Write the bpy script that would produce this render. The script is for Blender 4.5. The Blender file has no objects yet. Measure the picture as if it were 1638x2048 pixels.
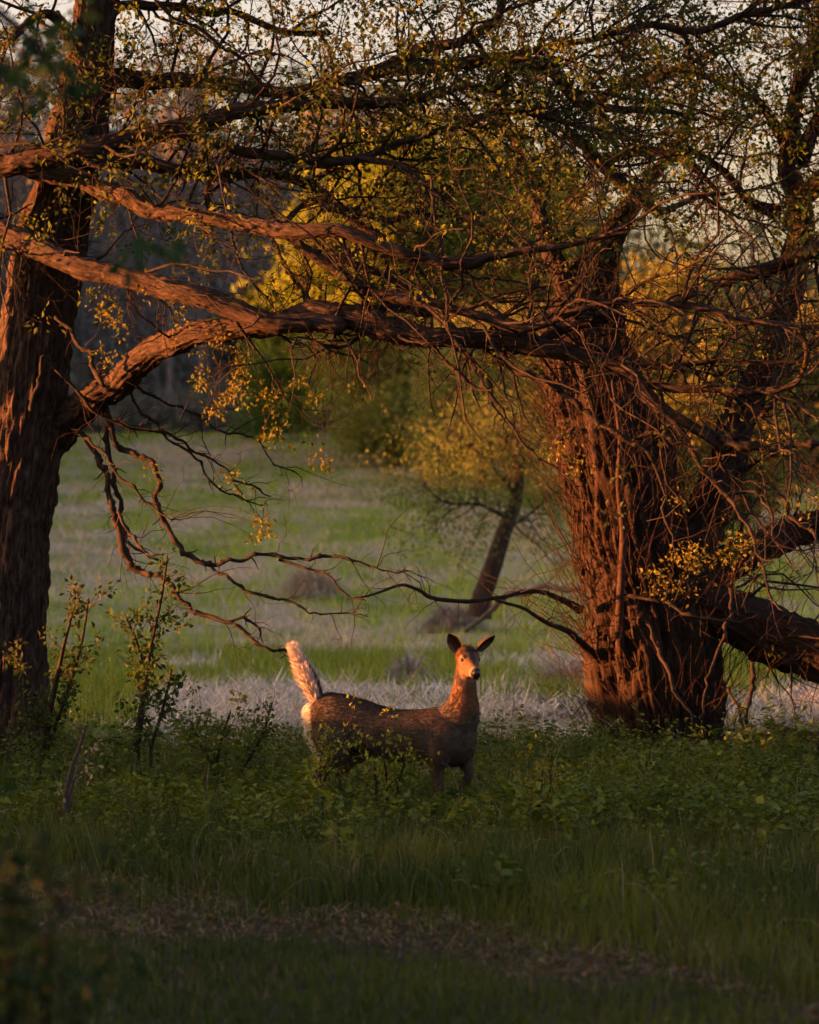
import bpy, math
import numpy as np
from mathutils import Vector

# ------------------------------------------------------------------ camera, sky, sun, exposure
sc = bpy.context.scene
W, H = 1638.0, 2048.0            # size of the photograph the measurements refer to
F = 7500.0                       # focal length in those pixels
VH = 1090.0                      # row of the horizon
CH = 2.2                         # eye height
cam_d = bpy.data.cameras.new('camera')
cam = bpy.data.objects.new('camera', cam_d)
sc.collection.objects.link(cam)
cam.location = (0, 0, CH)
cam.rotation_euler = (math.pi / 2, 0, 0)
cam_d.sensor_fit = 'HORIZONTAL'
cam_d.sensor_width = 24.0
cam_d.lens = 24.0 * F / W
cam_d.shift_y = (VH - H / 2) / W
cam_d.clip_start = 0.1
cam_d.clip_end = 2000
cam_d.dof.use_dof = True
cam_d.dof.focus_distance = 31.5
cam_d.dof.aperture_fstop = 2.2
sc.camera = cam

SUN_EL = math.radians(4.2)
SUN_AZ = math.radians(1.5)        # how far the sun stands on the camera's side of straight left
to_sun = Vector((-math.cos(SUN_AZ) * math.cos(SUN_EL), -math.sin(SUN_AZ) * math.cos(SUN_EL), math.sin(SUN_EL)))

world = bpy.data.worlds.new('World')
sc.world = world
world.use_nodes = True
wn = world.node_tree
wn.nodes.clear()
w_out = wn.nodes.new('ShaderNodeOutputWorld')
w_bg = wn.nodes.new('ShaderNodeBackground')
w_sky = wn.nodes.new('ShaderNodeTexSky')
w_sky.sky_type = 'NISHITA'
w_sky.sun_disc = False
w_sky.sun_elevation = SUN_EL
w_sky.sun_rotation = math.atan2(to_sun.x, to_sun.y)
w_sky.altitude = 200
w_sky.air_density = 1.0
w_sky.dust_density = 5.0
w_sky.ozone_density = 0.0
w_bg.inputs['Strength'].default_value = 0.075
w_wb = wn.nodes.new('ShaderNodeMix')          # the photograph's white balance: a constant tint of the whole sky
w_wb.data_type = 'RGBA'; w_wb.blend_type = 'MULTIPLY'; w_wb.inputs[0].default_value = 1.0
w_wb.inputs['B'].default_value = (1.02, 0.92, 1.26, 1)
wn.links.new(w_sky.outputs[0], w_wb.inputs['A'])
wn.links.new(w_wb.outputs['Result'], w_bg.inputs['Color'])
wn.links.new(w_bg.outputs[0], w_out.inputs['Surface'])

sun_d = bpy.data.lights.new('sun', 'SUN')
sun_d.energy = 5.0
sun_d.color = (1.0, 0.29, 0.075)
sun_d.angle = math.radians(0.6)
sun = bpy.data.objects.new('sun', sun_d)
sc.collection.objects.link(sun)
sun.rotation_euler = to_sun.to_track_quat('Z', 'Y').to_euler()
sun.location = (-40, -10, 30)

sc.view_settings.view_transform = 'Standard'
sc.view_settings.look = 'None'
sc.view_settings.exposure = 3.05
sc.view_settings.gamma = 1.0
sc.view_settings.use_curve_mapping = False
sc.cycles.adaptive_threshold = 0.025
sc.cycles.max_bounces = 6
sc.cycles.diffuse_bounces = 3
sc.cycles.transmission_bounces = 4
sc.cycles.transparent_max_bounces = 8

# ------------------------------------------------------------------ helpers
rng = np.random.default_rng(7)


def px(u, v, d):
    """the point at distance d seen at pixel (u, v) of the photograph"""
    return np.array([(u - W / 2) / F * d, d, CH + (VH - v) / F * d])


def hash3(ix, iy, iz, seed=0):
    n = (ix.astype(np.int64) * 374761393 + iy.astype(np.int64) * 668265263 + iz.astype(np.int64) * 2147483647 + seed * 974634777) & 0xffffffff
    n = ((n ^ (n >> 13)) * 1274126177) & 0xffffffff
    n = n ^ (n >> 16)
    return (n & 0xffff) / 65535.0


def vnoise(x, y, z=None, seed=0):
    x = np.asarray(x, float); y = np.asarray(y, float)
    z = np.zeros_like(x) if z is None else np.asarray(z, float)
    ix, iy, iz = np.floor(x), np.floor(y), np.floor(z)
    fx, fy, fz = x - ix, y - iy, z - iz
    fx = fx * fx * (3 - 2 * fx); fy = fy * fy * (3 - 2 * fy); fz = fz * fz * (3 - 2 * fz)
    r = 0
    for a in (0, 1):
        for b in (0, 1):
            for c in (0, 1):
                w = (fx if a else 1 - fx) * (fy if b else 1 - fy) * (fz if c else 1 - fz)
                r = r + w * hash3(ix + a, iy + b, iz + c, seed)
    return r


def fbm(x, y, z=None, seed=0, octv=3):
    r = 0; a = 0.5; t = 0
    for o in range(octv):
        s = 2.0 ** o
        r = r + a * vnoise(np.asarray(x) * s, np.asarray(y) * s, None if z is None else np.asarray(z) * s, seed + o * 17)
        t += a; a *= 0.5
    return r / t


def smooth01(a, b, x):
    t = np.clip((np.asarray(x, float) - a) / (b - a), 0, 1)
    return t * t * (3 - 2 * t)


def nrm(a):
    return a / np.maximum(np.linalg.norm(a, axis=-1, keepdims=True), 1e-9)


def mesh_from(name, verts, faces, mat, parent=None, cols=None, uvs=None, smooth=False, loc=None):
    """faces: list of (n, k) int arrays, one per polygon size"""
    verts = np.asarray(verts, np.float32)
    if loc is not None:
        verts = verts - np.asarray(loc, np.float32)
    me = bpy.data.meshes.new(name)
    me.vertices.add(len(verts))
    me.vertices.foreach_set('co', verts.ravel())
    faces = [np.asarray(f, np.int32) for f in faces if len(f)]
    nl = sum(f.size for f in faces)
    nf = sum(len(f) for f in faces)
    loops = np.concatenate([f.ravel() for f in faces])
    tot = np.concatenate([np.full(len(f), f.shape[1], np.int32) for f in faces])
    start = np.concatenate([[0], np.cumsum(tot)[:-1]]).astype(np.int32)
    me.loops.add(nl)
    me.polygons.add(nf)
    me.loops.foreach_set('vertex_index', loops)
    me.polygons.foreach_set('loop_start', start)
    me.polygons.foreach_set('loop_total', tot)
    if smooth:
        me.polygons.foreach_set('use_smooth', np.ones(nf, bool))
    me.update(calc_edges=True)
    if cols is not None:
        ca = me.attributes.new('tint', 'FLOAT_COLOR', 'POINT')
        c4 = np.ones((len(verts), 4), np.float32)
        c4[:, :3] = cols
        ca.data.foreach_set('color', c4.ravel())
    if uvs is not None:
        ua = me.attributes.new('along', 'FLOAT_VECTOR', 'POINT')
        ua.data.foreach_set('vector', np.asarray(uvs, np.float32).ravel())
    if mat is not None:
        me.materials.append(mat)
    o = bpy.data.objects.new(name, me)
    sc.collection.objects.link(o)
    if loc is not None:
        o.location = loc
    if parent is not None:
        o.parent = parent
        if loc is None:
            o.location = -Vector(parent.location)
        else:
            o.location = Vector(loc) - Vector(parent.location)
    return o


def tag(o, label=None, cat=None, group=None, kind=None):
    if label: o['label'] = label
    if cat: o['category'] = cat
    if group: o['group'] = group
    if kind: o['kind'] = kind
    return o


def empty(name, loc, label, cat, group=None):
    o = bpy.data.objects.new(name, None)
    o.empty_display_size = 0.3
    sc.collection.objects.link(o)
    o.location = Vector([float(c) for c in loc])
    return tag(o, label, cat, group)


class Soup:
    """collects many small pieces into one mesh"""
    def __init__(self):
        self.v = []; self.f = {}; self.c = []; self.u = []; self.n = 0

    def add(self, v, faces, c=None, u=None):
        self.v.append(v)
        for f in faces:
            if len(f):
                self.f.setdefault(f.shape[1], []).append(f + self.n)
        self.c.append(np.ones((len(v), 3)) * 0.1 if c is None else c)
        self.u.append(np.zeros((len(v), 3)) if u is None else u)
        self.n += len(v)

    def build(self, name, mat, parent=None, smooth=False, loc=None):
        return mesh_from(name, np.concatenate(self.v), [np.concatenate(x) for x in self.f.values()], mat, parent,
                         np.concatenate(self.c), np.concatenate(self.u), smooth, loc)


def blades(base, head, height, width, lean, curl, col, tipcol=None):
    """grass blades: 5 vertices each"""
    n = len(base)
    hx = np.stack([np.cos(head), np.sin(head), np.zeros(n)], 1)
    sx = np.stack([-np.sin(head), np.cos(head), np.zeros(n)], 1)
    up = np.array([0, 0, 1.0])
    mid = base + up * (height * np.cos(lean) * 0.55)[:, None] + hx * (height * np.sin(lean) * 0.5)[:, None]
    l2 = lean + curl
    tip = mid + up * (height * 0.5 * np.cos(l2))[:, None] + hx * (height * 0.5 * np.sin(l2))[:, None]
    w = (width * 0.5)[:, None]
    v = np.stack([base - sx * w, base + sx * w, mid - sx * w * 0.75, mid + sx * w * 0.75, tip], 1)
    i = np.arange(n)[:, None] * 5
    q = np.concatenate([i + 0, i + 1, i + 3, i + 2], 1)
    t = np.concatenate([i + 2, i + 3, i + 4], 1)
    c = np.repeat(col[:, None, :], 5, 1)
    if tipcol is not None:
        c[:, 4] = tipcol
    return v.reshape(-1, 3), [q, t], c.reshape(-1, 3)


def leaves(pos, dirv, nor, length, width, col, fold=0.25):
    """pointed leaves folded on the midrib: 4 vertices, 2 triangles each"""
    n = len(pos)
    d = nrm(dirv)
    s = nrm(np.cross(d, nor))
    m = np.cross(s, d)
    L = length[:, None]; w = (width * 0.56)[:, None]
    pt = pos + d * L - m * L * 0.10
    a = pos + d * L * 0.46 + s * w + m * w * fold
    b = pos + d * L * 0.46 - s * w + m * w * fold
    v = np.stack([pos, a, pt, b], 1)
    i = np.arange(n)[:, None] * 4
    t = np.concatenate([np.concatenate([i, i + 1, i + 2], 1), np.concatenate([i, i + 2, i + 3], 1)])
    return v.reshape(-1, 3), [t], np.repeat(col[:, None, :], 4, 1).reshape(-1, 3)


def spikes(base, head, height, width, lean, col):
    """far grass: one triangle a blade"""
    n = len(base)
    hx = np.stack([np.cos(head), np.sin(head), np.zeros(n)], 1)
    sx = np.stack([-np.sin(head), np.cos(head), np.zeros(n)], 1)
    tip = base + np.array([0, 0, 1.0]) * (height * np.cos(lean))[:, None] + hx * (height * np.sin(lean))[:, None]
    w = (width * 0.62)[:, None]
    v = np.stack([base - sx * w, base + sx * w, tip], 1)
    i = np.arange(n)[:, None] * 3
    return v.reshape(-1, 3), [np.concatenate([i, i + 1, i + 2], 1)], np.repeat(col[:, None, :], 3, 1).reshape(-1, 3)


def sweep_many(P, R, k, col=None):
    """thin tubes along M polylines of N points"""
    M, N, _ = P.shape
    t = np.gradient(P, axis=1)
    t = nrm(t)
    mean = nrm(P[:, -1] - P[:, 0])
    ref = np.where(np.abs(mean[:, 2:3]) > 0.8, np.array([[1.0, 0, 0]]), np.array([[0, 0, 1.0]]))
    a = nrm(np.cross(t, ref[:, None, :]))
    b = np.cross(t, a)
    ang = np.arange(k) / k * 2 * math.pi
    ring = P[:, :, None, :] + R[:, :, None, None] * (a[:, :, None, :] * np.cos(ang)[None, None, :, None] + b[:, :, None, :] * np.sin(ang)[None, None, :, None])
    v = ring.reshape(-1, 3)
    base = (np.arange(M) * N * k)[:, None, None] + (np.arange(N - 1) * k)[None, :, None]
    j = np.arange(k)[None, None, :]; j2 = (np.arange(k) + 1) % k
    j2 = j2[None, None, :]
    q = np.stack([base + j, base + j2, base + k + j2, base + k + j], -1).reshape(-1, 4)
    c = np.ones((len(v), 3)) * 0.1 if col is None else np.repeat(col, N * k, 0)
    seg = np.linalg.norm(np.diff(P, axis=1), axis=2)
    s = np.concatenate([np.zeros((M, 1)), np.cumsum(seg, 1)], 1)
    u = np.zeros((M, N, k, 3))
    u[..., 0] = np.cos(ang)[None, None, :] * R[:, :, None]
    u[..., 1] = np.sin(ang)[None, None, :] * R[:, :, None]
    u[..., 2] = s[:, :, None] + rng.random(M)[:, None, None] * 50
    return v, [q], c, u.reshape(-1, 3)


def catmull(pts, step):
    """pts (n,4): x,y,z,r -> resampled smooth curve"""
    p = np.asarray(pts, float)
    ext = np.concatenate([[2 * p[0] - p[1]], p, [2 * p[-1] - p[-2]]])
    out = []
    for i in range(1, len(ext) - 2):
        p0, p1, p2, p3 = ext[i - 1], ext[i], ext[i + 1], ext[i + 2]
        m = max(2, int(np.linalg.norm((p2 - p1)[:3]) / step))
        for s in np.arange(m) / m:
            out.append(0.5 * ((2 * p1) + (-p0 + p2) * s + (2 * p0 - 5 * p1 + 4 * p2 - p3) * s * s + (-p0 + 3 * p1 - 3 * p2 + p3) * s ** 3))
    out.append(p[-1])
    out = np.array(out)
    out[:, 3] = np.maximum(out[:, 3], 0.002)
    return out


def bark_tube(curve, k, seed, bark=0.10, ridges=9.0, lump=0.10, stretch=2.2, wig=0.0):
    """a limb with furrowed bark: curve (n,4)"""
    P = curve[:, :3].copy(); R = curve[:, 3]
    n = len(P)
    seg = np.linalg.norm(np.diff(P, axis=0), axis=1)
    s = np.concatenate([[0], np.cumsum(seg)])
    if wig:
        for c in range(3):
            P[:, c] += (vnoise(s * 3.1 + seed * 9.7, np.full(n, c * 7.7), seed=seed) - 0.5) * wig * R * 2
    t = nrm(np.gradient(P, axis=0))
    a = np.zeros((n, 3)); ref = np.array([0, 0, 1.0]) if abs(t[0, 2]) < 0.8 else np.array([1.0, 0, 0])
    cur = nrm(np.cross(t[0], ref)[None])[0]
    for i in range(n):
        cur = cur - t[i] * np.dot(cur, t[i]); cur /= max(np.linalg.norm(cur), 1e-9)
        a[i] = cur
    b = np.cross(t, a)
    ang = np.arange(k) / k * 2 * math.pi
    A, S = np.meshgrid(ang, s)
    RR = R[:, None] * np.ones((1, k))
    rm = max(float(np.median(R)), 0.01)
    cx, cy = np.cos(A), np.sin(A)
    warp = fbm(cx * 1.3 + 5, cy * 1.3 + 9, S / (rm * 3) + seed, seed=seed + 3, octv=2) - 0.5
    # furrows: narrow valleys between long ridges that run along the limb
    q = ridges / 6.0
    r1 = fbm(cx * q * 2 + warp * 1.5 + 20, cy * q * 2 + warp * 1.5 + 20, S / (rm * stretch) + seed * 3.3, seed=seed, octv=3)
    fur = np.clip(np.abs(r1 - 0.5) * 4.5, 0, 1)
    # cross cracks break the ridges into plates, each plate a little higher or lower
    br = fbm(cx * q * 3 + 7, cy * q * 3 + 4, S / (rm * stretch * 0.22) + seed * 1.7, seed=seed + 23, octv=2)
    fur = fur * (0.55 + 0.45 * np.clip(np.abs(br - 0.5) * 6, 0, 1)) * (0.75 + 0.5 * br)
    lumps = fbm(cx + 3, cy + 3, S / (rm * 2.2) + seed * 5.1, seed=seed + 11, octv=2) - 0.5
    fine = fbm(cx * q * 7 + 2, cy * q * 7 + 8, S / (rm * 0.4) + seed, seed=seed + 31, octv=2) - 0.5
    disp = bark * (fur - 0.6) + lump * lumps * 2 + bark * 0.55 * fine
    end = np.minimum(1, (s[-1] - s) / (rm * 0.8) + 0.15)[:, None]
    RR = RR * (1 + disp) * end ** 0.5
    ring = P[:, None, :] + RR[..., None] * (a[:, None, :] * cx[..., None] + b[:, None, :] * cy[..., None])
    v = ring.reshape(-1, 3)
    i = np.arange(n - 1)[:, None] * k
    j = np.arange(k)[None, :]; j2 = (j + 1) % k
    faces = np.stack([i + j, i + j2, i + k + j2, i + k + j], -1).reshape(-1, 4)
    cap = ((n - 1) * k + np.arange(k))[None, :]
    u = np.stack([cx * RR, cy * RR, S + seed * 3.7], -1).reshape(-1, 3)
    c = np.ones((len(v), 3)) * 0.1
    return v, [faces, cap], c, u


# ------------------------------------------------------------------ materials
def new_mat(name):
    m = bpy.data.materials.new(name)
    m.use_nodes = True
    nt = m.node_tree
    nt.nodes.clear()
    return m, nt, nt.nodes, nt.links


def out_to(nt, shader):
    o = nt.nodes.new('ShaderNodeOutputMaterial')
    nt.links.new(shader, o.inputs['Surface'])


def attr(nt, name):
    a = nt.nodes.new('ShaderNodeAttribute')
    a.attribute_name = name
    return a


def plant_mat(name, trans=0.35, rough=0.75, gain=1.0):
    """leaves and blades: the tint of each piece, light passing through"""
    m, nt, N, L = new_mat(name)
    a = attr(nt, 'tint')
    d = N.new('ShaderNodeBsdfPrincipled')
    d.inputs['Roughness'].default_value = rough
    d.inputs['Specular IOR Level'].default_value = 0.18
    L.new(a.outputs['Color'], d.inputs['Base Color'])
    t = N.new('ShaderNodeBsdfTranslucent')
    hs = N.new('ShaderNodeHueSaturation')
    hs.inputs['Saturation'].default_value = 1.15
    hs.inputs['Value'].default_value = 1.25
    L.new(a.outputs['Color'], hs.inputs['Color'])
    L.new(hs.outputs[0], t.inputs['Color'])
    mx = N.new('ShaderNodeMixShader')
    mx.inputs[0].default_value = trans
    L.new(d.outputs[0], mx.inputs[1]); L.new(t.outputs[0], mx.inputs[2])
    out_to(nt, mx.outputs[0])
    return m


def bark_mat(name, dark, light, scale=1.0, bump=0.6, moss=None):
    m, nt, N, L = new_mat(name)
    a = attr(nt, 'along')
    mp = N.new('ShaderNodeMapping')
    mp.inputs['Scale'].default_value = (38 * scale, 38 * scale, 9 * scale)
    L.new(a.outputs['Vector'], mp.inputs['Vector'])
    nz = N.new('ShaderNodeTexNoise')
    nz.inputs['Scale'].default_value = 1.0; nz.inputs['Detail'].default_value = 5; nz.inputs['Roughness'].default_value = 0.65
    L.new(mp.outputs[0], nz.inputs['Vector'])
    n2 = N.new('ShaderNodeTexNoise')
    n2.inputs['Scale'].default_value = 3.2; n2.inputs['Detail'].default_value = 3
    L.new(a.outputs['Vector'], n2.inputs['Vector'])
    rp = N.new('ShaderNodeValToRGB')
    rp.color_ramp.elements[0].position = 0.35; rp.color_ramp.elements[0].color = (*dark, 1)
    rp.color_ramp.elements[1].position = 0.68; rp.color_ramp.elements[1].color = (*light, 1)
    L.new(nz.outputs['Fac'], rp.inputs['Fac'])
    mxc = N.new('ShaderNodeMix'); mxc.data_type = 'RGBA'; mxc.blend_type = 'MULTIPLY'
    mxc.inputs[0].default_value = 0.5
    r2 = N.new('ShaderNodeValToRGB')
    r2.color_ramp.elements[0].position = 0.35; r2.color_ramp.elements[0].color = (0.5, 0.47, 0.45, 1)
    r2.color_ramp.elements[1].position = 0.65; r2.color_ramp.elements[1].color = (1, 1, 1, 1)
    L.new(n2.outputs['Fac'], r2.inputs['Fac'])
    lich = N.new('ShaderNodeTexNoise'); lich.inputs['Scale'].default_value = 7.0; lich.inputs['Detail'].default_value = 6; lich.inputs['Roughness'].default_value = 0.7
    tco = N.new('ShaderNodeTexCoord'); L.new(tco.outputs['Object'], lich.inputs['Vector'])
    lr = N.new('ShaderNodeMapRange'); lr.inputs['From Min'].default_value = 0.58; lr.inputs['From Max'].default_value = 0.70
    L.new(lich.outputs['Fac'], lr.inputs['Value'])
    lm = N.new('ShaderNodeMix'); lm.data_type = 'RGBA'
    lm.inputs['B'].default_value = (light[0] * 0.95, light[1] * 1.25, light[2] * 1.45, 1)
    L.new(lr.outputs[0], lm.inputs[0]); L.new(rp.outputs[0], lm.inputs['A'])
    L.new(lm.outputs['Result'], mxc.inputs['A']); L.new(r2.outputs[0], mxc.inputs['B'])
    d = N.new('ShaderNodeBsdfPrincipled')
    d.inputs['Roughness'].default_value = 0.9
    d.inputs['Specular IOR Level'].default_value = 0.15
    L.new(mxc.outputs['Result'], d.inputs['Base Color'])
    bp = N.new('ShaderNodeBump')
    bp.inputs['Strength'].default_value = bump; bp.inputs['Distance'].default_value = 0.02
    L.new(nz.outputs['Fac'], bp.inputs['Height'])
    L.new(bp.outputs[0], d.inputs['Normal'])
    out_to(nt, d.outputs[0])
    return m


M_leaf = plant_mat('young_leaf', 0.40)
M_grass = plant_mat('grass_blade', 0.30)
M_dry = plant_mat('dry_blade', 0.20, 0.85)
M_bark = bark_mat('furrowed_bark', (0.009, 0.007, 0.006), (0.085, 0.058, 0.042), 1.0, 1.0)
M_bark2 = bark_mat('willow_bark', (0.008, 0.006, 0.005), (0.056, 0.035, 0.024), 1.2, 1.0)
M_twig = bark_mat('twig_bark', (0.012, 0.010, 0.008), (0.045, 0.034, 0.026), 1.5, 0.3)
M_shoot = bark_mat('red_shoot_bark', (0.022, 0.014, 0.010), (0.062, 0.036, 0.023), 1.5, 0.3)
M_grey = bark_mat('weathered_wood', (0.045, 0.040, 0.035), (0.12, 0.105, 0.09), 1.5, 0.5)

# ------------------------------------------------------------------ the ground
_gd = np.array([-60, 0, 15, 30, 36, 45, 60, 80, 100, 150, 180, 200, 250, 430.0])
_gh = np.array([0, 0, 0, 0, 0, 0, 0.2, 0.6, 1.4, 4.6, 7.5, 8.6, 9.5, 11.0])


def base_z(d):
    d = np.asarray(d, float)
    w = 4.0
    return sum(np.interp(d + o * w, _gd, _gh) for o in (-1, -0.5, 0, 0.5, 1)) / 5


def gz(x, y):
    """height of the land: level by the trees, a hillside beyond, an unseen bank added beyond the left to shade the view"""
    x = np.asarray(x, float); y = np.asarray(y, float)
    z = base_z(y)
    edge = 7.5 + 0.125 * np.maximum(y, 0)
    rise = smooth01(0, 5, -x - edge)
    z = z + rise * (1.50 + 0.016 * np.maximum(y, 0) + 1.9 * smooth01(48, 62, y) + 2.6 * smooth01(110, 150, y) + 12 * smooth01(172, 215, y)) + np.clip(-x - edge - 5, 0, 60) * 0.03  # unseen left bank, its height shaped to keep the low sun off
    hill = smooth01(192, 330, y) * 25 * (1 - 0.85 * smooth01(-6, 18, x))
    z = z + hill + (fbm(x * 0.05, y * 0.05, seed=15) - 0.5) * 6 * smooth01(200, 260, y)
    z = z + (fbm(x * 0.35, y * 0.22, seed=5) - 0.5) * 0.16 * smooth01(34, 60, y)
    z = z + (fbm(x * 1.3, y * 1.1, seed=8) - 0.5) * 0.05
    return z


def build_ground():
    ys = np.concatenate([np.arange(-60, 10, 5.0), np.arange(10, 70, 0.5), np.arange(70, 200, 1.6), np.arange(200, 430, 4)])
    xs = np.concatenate([np.arange(-160, -40, 8.0), np.arange(-40, -10, 1.0), np.arange(-10, 10, 0.5), np.arange(10, 40, 1.0), np.arange(40, 161, 8.0)])
    X, Y = np.meshgrid(xs, ys)
    Z = gz(X, Y)
    nx, ny = len(xs), len(ys)
    v = np.stack([X, Y, Z], -1).reshape(-1, 3)
    i = (np.arange(ny - 1) * nx)[:, None] + np.arange(nx - 1)[None, :]
    f = np.stack([i, i + 1, i + nx + 1, i + nx], -1).reshape(-1, 4)
    m, nt, N, L = new_mat('earth_and_thatch')
    tc = N.new('ShaderNodeTexCoord')
    sep = N.new('ShaderNodeSeparateXYZ')
    L.new(tc.outputs['Object'], sep.inputs[0])
    mp = N.new('ShaderNodeMapping'); mp.inputs['Scale'].default_value = (0.35, 0.16, 1)
    L.new(tc.outputs['Object'], mp.inputs[0])
    nz = N.new('ShaderNodeTexNoise'); nz.inputs['Scale'].default_value = 1; nz.inputs['Detail'].default_value = 6
    L.new(mp.outputs[0], nz.inputs['Vector'])
    rp = N.new('ShaderNodeValToRGB')
    e = rp.color_ramp.elements
    e[0].position = 0.38; e[0].color = (0.10, 0.14, 0.035, 1)
    e[1].position = 0.58; e[1].color = (0.27, 0.235, 0.165, 1)
    L.new(nz.outputs['Fac'], rp.inputs[0])
    fine = N.new('ShaderNodeTexNoise'); fine.inputs['Scale'].default_value = 9; fine.inputs['Detail'].default_value = 6
    L.new(tc.outputs['Object'], fine.inputs['Vector'])
    soil = N.new('ShaderNodeValToRGB')
    e = soil.color_ramp.elements
    e[0].position = 0.35; e[0].color = (0.018, 0.016, 0.010, 1)
    e[1].position = 0.7; e[1].color = (0.045, 0.045, 0.020, 1)
    L.new(fine.outputs['Fac'], soil.inputs[0])
    mr = N.new('ShaderNodeMapRange')
    mr.inputs['From Min'].default_value = 35; mr.inputs['From Max'].default_value = 40
    L.new(sep.outputs['Y'], mr.inputs['Value'])
    mx = N.new('ShaderNodeMix'); mx.data_type = 'RGBA'
    L.new(mr.outputs[0], mx.inputs[0]); L.new(soil.outputs[0], mx.inputs['A']); L.new(rp.outputs[0], mx.inputs['B'])
    brush = N.new('ShaderNodeValToRGB')
    e = brush.color_ramp.elements
    e[0].position = 0.35; e[0].color = (0.075, 0.072, 0.060, 1)
    e[1].position = 0.68; e[1].color = (0.20, 0.19, 0.16, 1)
    bn = N.new('ShaderNodeTexNoise'); bn.inputs['Scale'].default_value = 0.35; bn.inputs['Detail'].default_value = 8; bn.inputs['Roughness'].default_value = 0.7
    L.new(tc.outputs['Object'], bn.inputs['Vector']); L.new(bn.outputs['Fac'], brush.inputs[0])
    mr2 = N.new('ShaderNodeMapRange')
    mr2.inputs['From Min'].default_value = 186; mr2.inputs['From Max'].default_value = 193
    L.new(sep.outputs['Y'], mr2.inputs['Value'])
    mx2 = N.new('ShaderNodeMix'); mx2.data_type = 'RGBA'
    L.new(mr2.outputs[0], mx2.inputs[0]); L.new(mx.outputs['Result'], mx2.inputs['A']); L.new(brush.outputs[0], mx2.inputs['B'])
    d = N.new('ShaderNodeBsdfPrincipled'); d.inputs['Roughness'].default_value = 1; d.inputs['Specular IOR Level'].default_value = 0.05
    L.new(mx2.outputs['Result'], d.inputs['Base Color'])
    bp = N.new('ShaderNodeBump'); bp.inputs['Strength'].default_value = 0.8; bp.inputs['Distance'].default_value = 0.06
    L.new(fine.outputs['Fac'], bp.inputs['Height']); L.new(bp.outputs[0], d.inputs['Normal'])
    out_to(nt, d.outputs[0])
    o = mesh_from('ground', v, [f], m, smooth=True)
    tag(o, 'rolling grassy ground rising to a meadow slope behind the trees', 'ground', kind='structure')


build_ground()


def in_view(n, d0, d1, margin=1.3, power=1.0):
    """n random ground spots seen by the camera between two distances"""
    t = rng.random(n)
    d = np.sqrt(d0 * d0 + t * (d1 * d1 - d0 * d0)) if power == 1 else d0 * (d1 / d0) ** t
    x = (rng.random(n) - 0.5) * ((W / F) * margin * d + (3.4 if d1 < 70 else 0))
    return x, d


def mixcol(a, b, t):
    a = np.asarray(a, float); b = np.asarray(b, float); t = np.asarray(t)[:, None]
    return a * (1 - t) + b * t


def jitter(c, amt=0.25):
    n = len(c)
    return c * (1 + (rng.random((n, 1)) - 0.5) * 2 * amt) * (1 + (rng.random((n, 3)) - 0.5) * 0.2)


# ------------------------------------------------------------------ trees
def limb_px(pts, d0, d1=None, bow=0.0):
    """digitised limb: (u, v, radius px) -> world curve; distance runs from d0 to d1, bowing towards or away between"""
    d1 = d0 if d1 is None else d1
    n = len(pts)
    out = []
    for i, (u, v, r) in enumerate(pts):
        t = i / max(1, n - 1)
        d = d0[i] if isinstance(d0, (list, tuple)) else d0 + (d1 - d0) * t + bow * math.sin(math.pi * t)
        p = px(u, v, d)
        out.append([*p, r * d / F])
    return np.array(out)


def grow(P, R, n, lmin, lmax, rmax, spread=0.8, up=0.1, t0=0.15, npt=6, wig=0.12, taper=0.25, flat=1.0):
    """n side shoots from the polylines P (M,N,3)"""
    M, N, _ = P.shape
    ln = np.linalg.norm(P[:, -1] - P[:, 0], axis=1) + 1e-3
    idx = rng.choice(M, n, p=ln / ln.sum())
    t = t0 + rng.random(n) * (1 - t0)
    ft = t * (N - 1); i0 = np.minimum(ft.astype(int), N - 2); fr = (ft - i0)[:, None]
    p = P[idx, i0] * (1 - fr) + P[idx, i0 + 1] * fr
    r = R[idx, i0] * (1 - fr[:, 0]) + R[idx, i0 + 1] * fr[:, 0]
    tan = nrm(P[idx, i0 + 1] - P[idx, i0])
    rd = rng.normal(size=(n, 3)); rd[:, 1] *= flat
    side = nrm(rd - tan * np.sum(rd * tan, 1, keepdims=True))
    dirv = nrm(tan * (1 - spread * 0.6) + side * spread + np.array([0, 0, up]))
    length = lmin + (lmax - lmin) * rng.random(n) ** 1.5
    pts = [p]
    d = dirv.copy()
    step = (length / (npt - 1))[:, None]
    for k in range(npt - 1):
        d = nrm(d + rng.normal(size=(n, 3)) * wig * 2 + np.array([0, 0, -0.02]))
        pts.append(pts[-1] + d * step)
    Q = np.stack(pts, 1)
    r0 = np.minimum(r * 0.65, rmax * (0.5 + 0.5 * length / lmax))
    r0 = np.maximum(r0, 0.0018)
    rr = r0[:, None] * np.linspace(1, taper, npt)[None, :]
    return Q, np.maximum(rr, 0.0013)


def resample(curve, n):
    s = np.concatenate([[0], np.cumsum(np.linalg.norm(np.diff(curve[:, :3], axis=0), axis=1))])
    t = np.linspace(0, s[-1], n)
    return np.stack([np.interp(t, s, curve[:, c]) for c in range(4)], 1)


def leaf_cluster(anchor, per, spread, lmin, lmax, colfn, droop=0.3):
    n = len(anchor) * per
    a = np.repeat(anchor, per, 0)
    off = rng.normal(size=(n, 3)) * spread
    pos = a + off
    d = nrm(off / (spread + 1e-6) * 0.6 + rng.normal(size=(n, 3)) * 0.6 + np.array([0, 0, -droop]))
    nor = nrm(rng.normal(size=(n, 3)) + np.array([0, 0, 0.5]))
    L = lmin + (lmax - lmin) * rng.random(n)
    cl = np.repeat(rng.random(len(anchor)), per)
    col = colfn(cl, n)
    return leaves(pos, d, nor, L, L * (0.42 + 0.2 * rng.random(n)), col)


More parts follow.
